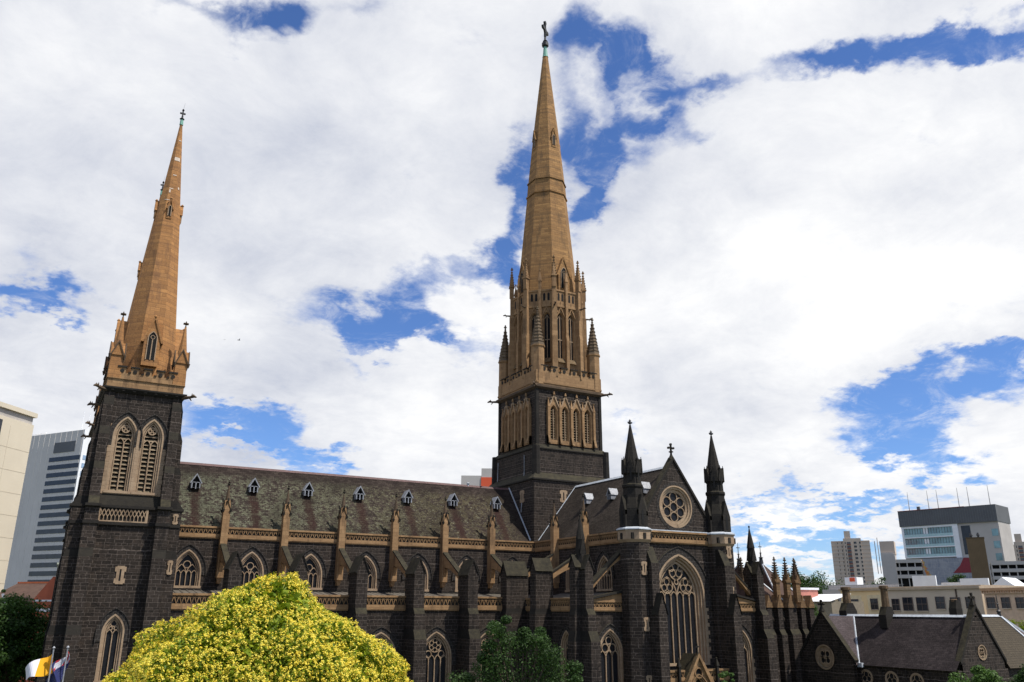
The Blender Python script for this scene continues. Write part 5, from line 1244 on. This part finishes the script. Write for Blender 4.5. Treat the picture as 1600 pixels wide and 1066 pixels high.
# ================================================================== FLAGS
def flag(nm, lab, pxp, pyt, D, shape, cols):
    P = at(pxp, D); zt = topz(pxp, pyt, at(pxp, D, pyt)); P = at(pxp, D, pyt)
    b = empty(nm, lab, 'flag', (P.x, P.y, -4))
    M = MB(); M.tube((0, 0, 0), (0, 0, zt+4), .06, .04, 8); M.stack(0, 0, [(zt+4, .03), (zt+4.05, .09), (zt+4.15, .03)], 8); build(M, 'pole', [LEAD], b)
    return b, zt+4
RTH = Vector((RT0.x, RT0.y, 0))
def cloth(par, name, grid, z0, thick=.0, mats=(), colfn=None):
    "grid(u,v)->(right offset, forward offset, z)"
    n, m_ = 14, 10; M = MB(); vs = []
    for i in range(n+1):
        for j in range(m_+1):
            a, bb, z = grid(i/n, j/m_); p = RTH*a+Vector((FWD.x, FWD.y, 0)).normalized()*bb; vs.append((p.x, p.y, z0+z))
    for i in range(n):
        for j in range(m_):
            M.add([vs[i*(m_+1)+j], vs[(i+1)*(m_+1)+j], vs[(i+1)*(m_+1)+j+1], vs[i*(m_+1)+j+1]], [(0, 1, 2, 3)], colfn((i+.5)/n, (j+.5)/m_))
    o = build(M, name, list(mats), par); return o
YEL = plain('flag_yellow', (.85, .42, .01), .7, 0, .04); FW = plain('flag_white', (.78, .76, .82), .7, 0, .04); NAVY = plain('flag_navy', (.012, .018, .09), .7, 0, .1); FRED = plain('flag_red', (.4, .02, .03), .7, 0, .05)
b, zt = flag('flag', 'yellow and white flag blowing left from its pole before the west tower', 84, 1014, 62, 0, 0)
k = 62/1356
cloth(b, 'cloth', lambda u, v: (-u*33*k, .35*sin(u*6+v), -v*28*k*(1-u*.42)-u*20*k-.08*sin(u*7)), zt-.15, mats=(YEL, FW), colfn=lambda u, v: 0 if u < .53 else 1)
b, zt = flag('flag', 'limp navy ensign with red and white crosses hanging on the second pole', 106, 1013, 62, 0, 0)
def ens(u, v):
    if v < .4 and u < .42:
        x = u/.42; y = v/.4
        if abs(y-.5) < .1 or abs(x-.5) < .09: return 2
        if abs(y-.5) < .19 or abs(x-.5) < .16: return 1
        if abs(y-x) < .08 or abs(1-y-x) < .08: return 2
        if abs(y-x) < .17 or abs(1-y-x) < .17: return 1
    return 0
cloth(b, 'cloth', lambda u, v: (-u*22*k+.16*sin(v*5+u*9), .3*sin(u*8+v*2), -v*36*k*(1-u*.15)-u*30*k), zt-.15, mats=(NAVY, plain('flag_white_worn', (.5, .5, .55), .7), FRED), colfn=ens)

# ================================================================== BIRDS
def bird(px, py, D, s, lab, yaw):
    P = CX+ray(px, py)*(D/1.0)
    b = link('bird', None); M = MB()
    M.stack(0, 0, [(-.5*s, .02*s), (-.3*s, .1*s), (.1*s, .13*s), (.4*s, .05*s)], 6)
    M.v = [(v[2], v[1], v[0]) for v in M.v]
    for q in (-1, 1): M.add([(.12*s, 0, .05*s), (-.15*s, 0, .05*s), (-.15*s, q*.6*s, .3*s), (.12*s, q*.55*s, .3*s), (-.3*s, q*1.25*s, .1*s)], [(0, 1, 2, 3), (3, 2, 4)])
    bpy.data.objects.remove(b); o = build(M, 'bird', [plain('feather', (.3, .3, .32), .8) if 'feather' not in bpy.data.materials else bpy.data.materials['feather']], None, P, yaw); tag(o, lab, 'bird')
bird(373.5, 531.5, 110, .42, 'small grey bird gliding in the clouds, the larger one on the right', .2)
bird(350.5, 531, 150, .25, 'tiny bird speck in the clouds, left of the larger bird', 1.2)

# ================================================================== TREES
def leafmat(name, c0, c1, trans=.35):
    m, t, b = newmat(name); g = t.n('ShaderNodeNewGeometry'); n1 = t.noise(g.outputs['Position'], .6, 3, .6)
    r = t.math('MULTIPLY_ADD', g.outputs['Random Per Island'], .6, t.math('MULTIPLY', n1.outputs[0], .6))
    c = t.mix(t.rng(r, .25, .85), c0, c1); t.l(c, b.inputs['Base Color']); b.inputs['Roughness'].default_value = .55; b.inputs['Specular IOR Level'].default_value = .25
    tr = t.n('ShaderNodeBsdfTranslucent'); t.l(c, tr.inputs[0]); mx = t.n('ShaderNodeMixShader'); mx.inputs[0].default_value = trans; t.l(b.outputs[0], mx.inputs[1]); t.l(tr.outputs[0], mx.inputs[2])
    t.l(mx.outputs[0], m.node_tree.nodes['Material Output'].inputs[0]); return m
LEAFD = leafmat('leaf_dark', (.018, .04, .010), (.055, .11, .022)); LEAFM = leafmat('leaf_mid', (.03, .065, .013), (.09, .17, .03))
LEAFY = leafmat('leaf_lime', (.08, .14, .006), (.27, .33, .012)); FLOW = leafmat('flower', (.80, .61, .02), (.95, .83, .15), .35)
def rvec(r): 
    while True:
        v = Vector((r.uniform(-1, 1), r.uniform(-1, 1), r.uniform(-1, 1)))
        if .01 < v.length < 1: return v.normalized()
def leafquad(vs, fs, P, N, sz, r, asp=.55):
    a = N.orthogonal(); a.rotate(Matrix.Rotation(r.uniform(0, 2*pi), 3, N)); a.normalize(); c = N.cross(a); b0 = len(vs)
    vs += [P-a*sz*.5, P+c*sz*asp*.5, P+a*sz*.5, P-c*sz*asp*.5]; fs.append((b0, b0+1, b0+2, b0+3))
def rawmesh(name, vs, fs, mat):
    me = bpy.data.meshes.new(name); me.from_pydata([tuple(v) for v in vs], [], fs); me.materials.append(mat); me.update(); return me
def tree(nm, lab, base, H, R, nclump, nleaf, sz, mat, seed, trunk=.3, cr0=.3, droop=0., group=None, cat='tree', shape=1., clumps=None):
    r = random.Random(seed); root = empty(nm, lab, cat, base, 0, group); M = MB()
    M.tube((0, 0, 0), (r.uniform(-.2, .2), r.uniform(-.2, .2), H*.45), R*.09*trunk/.3, R*.05*trunk/.3, 8)
    vs, fs = [], []; cc = []
    for i in range(nclump):
        d = rvec(r); q = r.random()**.4; P = Vector((d.x*R*q*.85, d.y*R*q*.85, H*(1+cr0)/2+d.z*H*(1-cr0)/2*q*.85)); k = 1-max(0, (P.z/H-cr0)/(1-cr0))**2*.35*shape; P.x *= k; P.y *= k
        cc.append((P, r.uniform(.12, .27)*R))
        if i % 3 == 0: M.tube((0, 0, H*r.uniform(.25, .45)), P*.9, R*.03, R*.008, 5)
    if clumps:
        cc = [(Vector(p)-Vector(base)+Vector((r.uniform(-1, 1)*.9, r.uniform(-1, 1)*.9, 0)), q) for p, q in clumps]
        for P, q in cc: M.tube((0, 0, H*.35), P, R*.025, R*.006, 5)
    for P, rad in cc:
        for j in range(nleaf):
            d = rvec(r); q = r.random()**.45; L = P+Vector((d.x, d.y, d.z*.75))*rad*q; n = (d*.7+rvec(r)*.8+Vector((0, 0, .35))).normalized(); leafquad(vs, fs, L, n, sz*r.uniform(.6, 1.3), r)
    build(M, 'trunk', [BARK], root); link('crown', rawmesh('crown', vs, fs, mat), root); return root
# flowering tree in front
def yellow_tree():
    r = random.Random(11); c = at(424, 34.2); c.z = -4
    root = empty('flowering_tree', 'large dome-shaped tree covered in bright yellow blossom in front of the nave', 'tree', c)
    prof = [(0.0, .25), (.05, .55), (.35, 1.1), (.75, 1.75), (1.2, 2.5), (1.6, 3.1), (2.05, 3.95), (2.5, 4.6), (3.1, 5.15), (3.9, 5.5), (5.2, 5.75), (7, 5.2), (8.2, 3.6), (8.8, 1.5)]
    H = 12.78
    def rad(d):
        for (a, x), (b_, y) in zip(prof, prof[1:]):
            if d <= b_: return .91*(x+(y-x)*(d-a)/(b_-a))
        return .5
    from mathutils import noise as mn
    vs, fs, fv, ff = [], [], [], []
    def surf(d, th):
        R_ = rad(d); n = mn.noise(Vector((R_*cos(th)*.55, R_*sin(th)*.55, d*.6)))*.8+mn.noise(Vector((R_*cos(th)*1.7, R_*sin(th)*1.7, d*1.7)))*.36
        return Vector((cos(th)*(R_+n), sin(th)*(R_+n), H-d+n*.3)), n
    N_ = 0
    while N_ < 28000:
        d = r.uniform(0, 8.6)
        if r.random() > (rad(d)+.3)/6.1: continue
        th = r.uniform(0, 2*pi); P, n = surf(d, th); dr = (rad(d+.2)-rad(max(d-.2, 0)))/.4
        out = Vector((cos(th), sin(th), max(dr, -.5)*.9)).normalized(); N_ += 1
        gap = mn.noise(P*1.1)+.5*mn.noise(P*2.7)
        # leaves
        for j in range(4):
            L = P-out*r.uniform(.0, .45)+rvec(r)*.16; leafquad(vs, fs, L, (out*.5+rvec(r)*.9+Vector((0, 0, .5))).normalized(), r.uniform(.09, .17), r, .5)
        if gap > -.5 and r.random() < .93:
            Cc = P+out*r.uniform(-.05, .09)
            for j in range(10):
                q = rvec(r); L = Cc+q*r.uniform(.02, .075); leafquad(fv, ff, L, (q+out*.6+Vector((0, 0, .6))).normalized(), r.uniform(.034, .062), r, .9)
    M = MB(); M.tube((0, 0, 0), (0, 0, 6), .42, .3, 10)
    for i in range(16):
        a = i*2.4; M.tube((0, 0, 2.5+i*.22), (3.6*cos(a), 3.6*sin(a), 6.+i*.25), .14, .04, 6)
    build(M, 'trunk', [BARK], root); cr = link('crown', rawmesh('crown', vs, fs, LEAFY), root)
    # inner shell of shaded foliage keeps the crown from being see-through
    vs, fs = [], []
    for i in range(16000):
        d = r.uniform(.2, 8.5); th = r.uniform(0, 2*pi); R_ = rad(d)*r.uniform(.5, .93); leafquad(vs, fs, Vector((cos(th)*R_, sin(th)*R_, H-d-.15)), (rvec(r)+Vector((0, 0, .5))).normalized(), r.uniform(.25, .42), r, .6)
    link('inner_crown', rawmesh('inner_crown', vs, fs, LEAFY), cr)
    link('blossom', rawmesh('blossom', fv, ff, FLOW), root)
yellow_tree()
def gpt(px, D): P = at(px, D); P.z = -4; return P
def th_(px, py, D): return topz(px, py, at(px, D))+4
cl = [(785,985,.8),(778,1002,1.0),(803,1008,1.2),(760,1025,1.0),(745,1045,1.0),(770,1050,1.4),(818,1003,.9),(838,1002,.8),(845,1020,1.0),(862,1030,.9),(880,1044,.7),(820,1040,1.5),(855,1060,1.4),(789,968,.4),(796,978,.5),(740,1068,1.2),
      (830,987,.45),(800,1060,1.6),(775,1078,1.8),(835,1085,1.8),(872,1075,1.2),(812,988,.5),(768,1008,.6),(888,1062,.6),(752,1028,.5),(726,1062,.5),(790,1030,1.3),(815,1062,1.5),(850,1040,1.2),(770,1068,1.4),(800,1090,2.),(845,1095,2.)]
def px_clumps(lst, D): return [((CX+ray(x, y)*(D/hypot(ray(x, y).x, ray(x, y).y))), q) for x, y, q in lst]
tree('dark_tree', 'dark green leafy tree in front of the transept corner', gpt(812, 62), th_(792, 962, 62), 3.7, 20, 620, .17, LEAFD, 1, clumps=px_clumps(cl, 62))
tree('dark_tree', 'dark green tree at the lower left edge in front of the brick house', gpt(30, 100), th_(45, 922, 100), 6.2, 110, 260, .30, LEAFM, 2)
tree('dark_tree', 'second dark green tree cut by the left edge of the picture', gpt(-40, 96), th_(0, 925, 96), 6.0, 90, 220, .34, LEAFD, 12)
tree('sapling', 'small bright green sapling top beside the entrance porch', gpt(1126, 66), th_(1113, 1038, 66), 1.1, 22, 120, .14, LEAFM, 3, cr0=.45)
tree('green_tree', 'bright green tree top in front of the slate roofed wing', gpt(1508, 62), th_(1508, 1024, 62), 2.5, 90, 240, .18, LEAFM, 4)
tree('green_tree', 'dark green tree top in the lower right corner', gpt(1605, 60), th_(1590, 1020, 60), 2.6, 80, 240, .18, LEAFD, 5)
tree('distant_tree', 'round dark tree crown beyond the chapel pinnacles', gpt(1268, 260), th_(1265, 886, 260), 12.5, 110, 170, .55, LEAFD, 6)
tree('distant_tree', 'dark tree crown left of the car park', gpt(1385, 300), th_(1380, 893, 300), 7, 60, 130, .5, LEAFD, 7)
tree('distant_tree', 'lower dark tree crown in front of the beige apartment tower', gpt(1358, 300), th_(1352, 901, 300), 4.6, 40, 120, .5, LEAFD, 9)
tree('distant_tree', 'dark tree crown in front of the mural wall', gpt(1505, 285), th_(1502, 890, 285), 6.6, 70, 130, .5, LEAFD, 8)
tree('distant_tree', 'dull brownish tree crown at the right edge above the terrace roof', gpt(1590, 250), th_(1590, 900, 250), 5.2, 50, 120, .4, LEAFD, 10)
tree('shrub', 'yellow green bush behind the slate roof at the right edge', gpt(1582, 150), th_(1578, 955, 150), 3.6, 40, 160, .2, LEAFY, 13, cat='bush')
tree('shrub', 'green bush showing between the chapels and the slate roofed wing', gpt(1266, 150), th_(1262, 925, 150), 3.4, 40, 160, .25, LEAFM, 14, cat='bush')
tree('distant_tree', 'dark tree crown behind the cream tower at the left edge', gpt(-3, 112), th_(0, 886, 112), 1.6, 30, 90, .25, LEAFD, 15)
GROUPS = {'distant_tree': 'tree crowns beyond the roofs', 'dark_tree': 'dark leafy trees near the cathedral', 'green_tree': 'tree tops before the slate roofed wing', 'shrub': 'bushes behind the slate roofed wing',
          'apartment_tower': 'beige apartment towers on the skyline', 'office_tower': 'office towers left of the cathedral', 'terrace': 'rendered terrace buildings', 'flag': 'flags on poles', 'bird': 'birds in the clouds'}
for o in bpy.data.objects:
    if o.parent is None and o.get('category') and not o.get('group'):
        k = o.name.split('.')[0]
        if k in GROUPS: o['group'] = GROUPS[k]
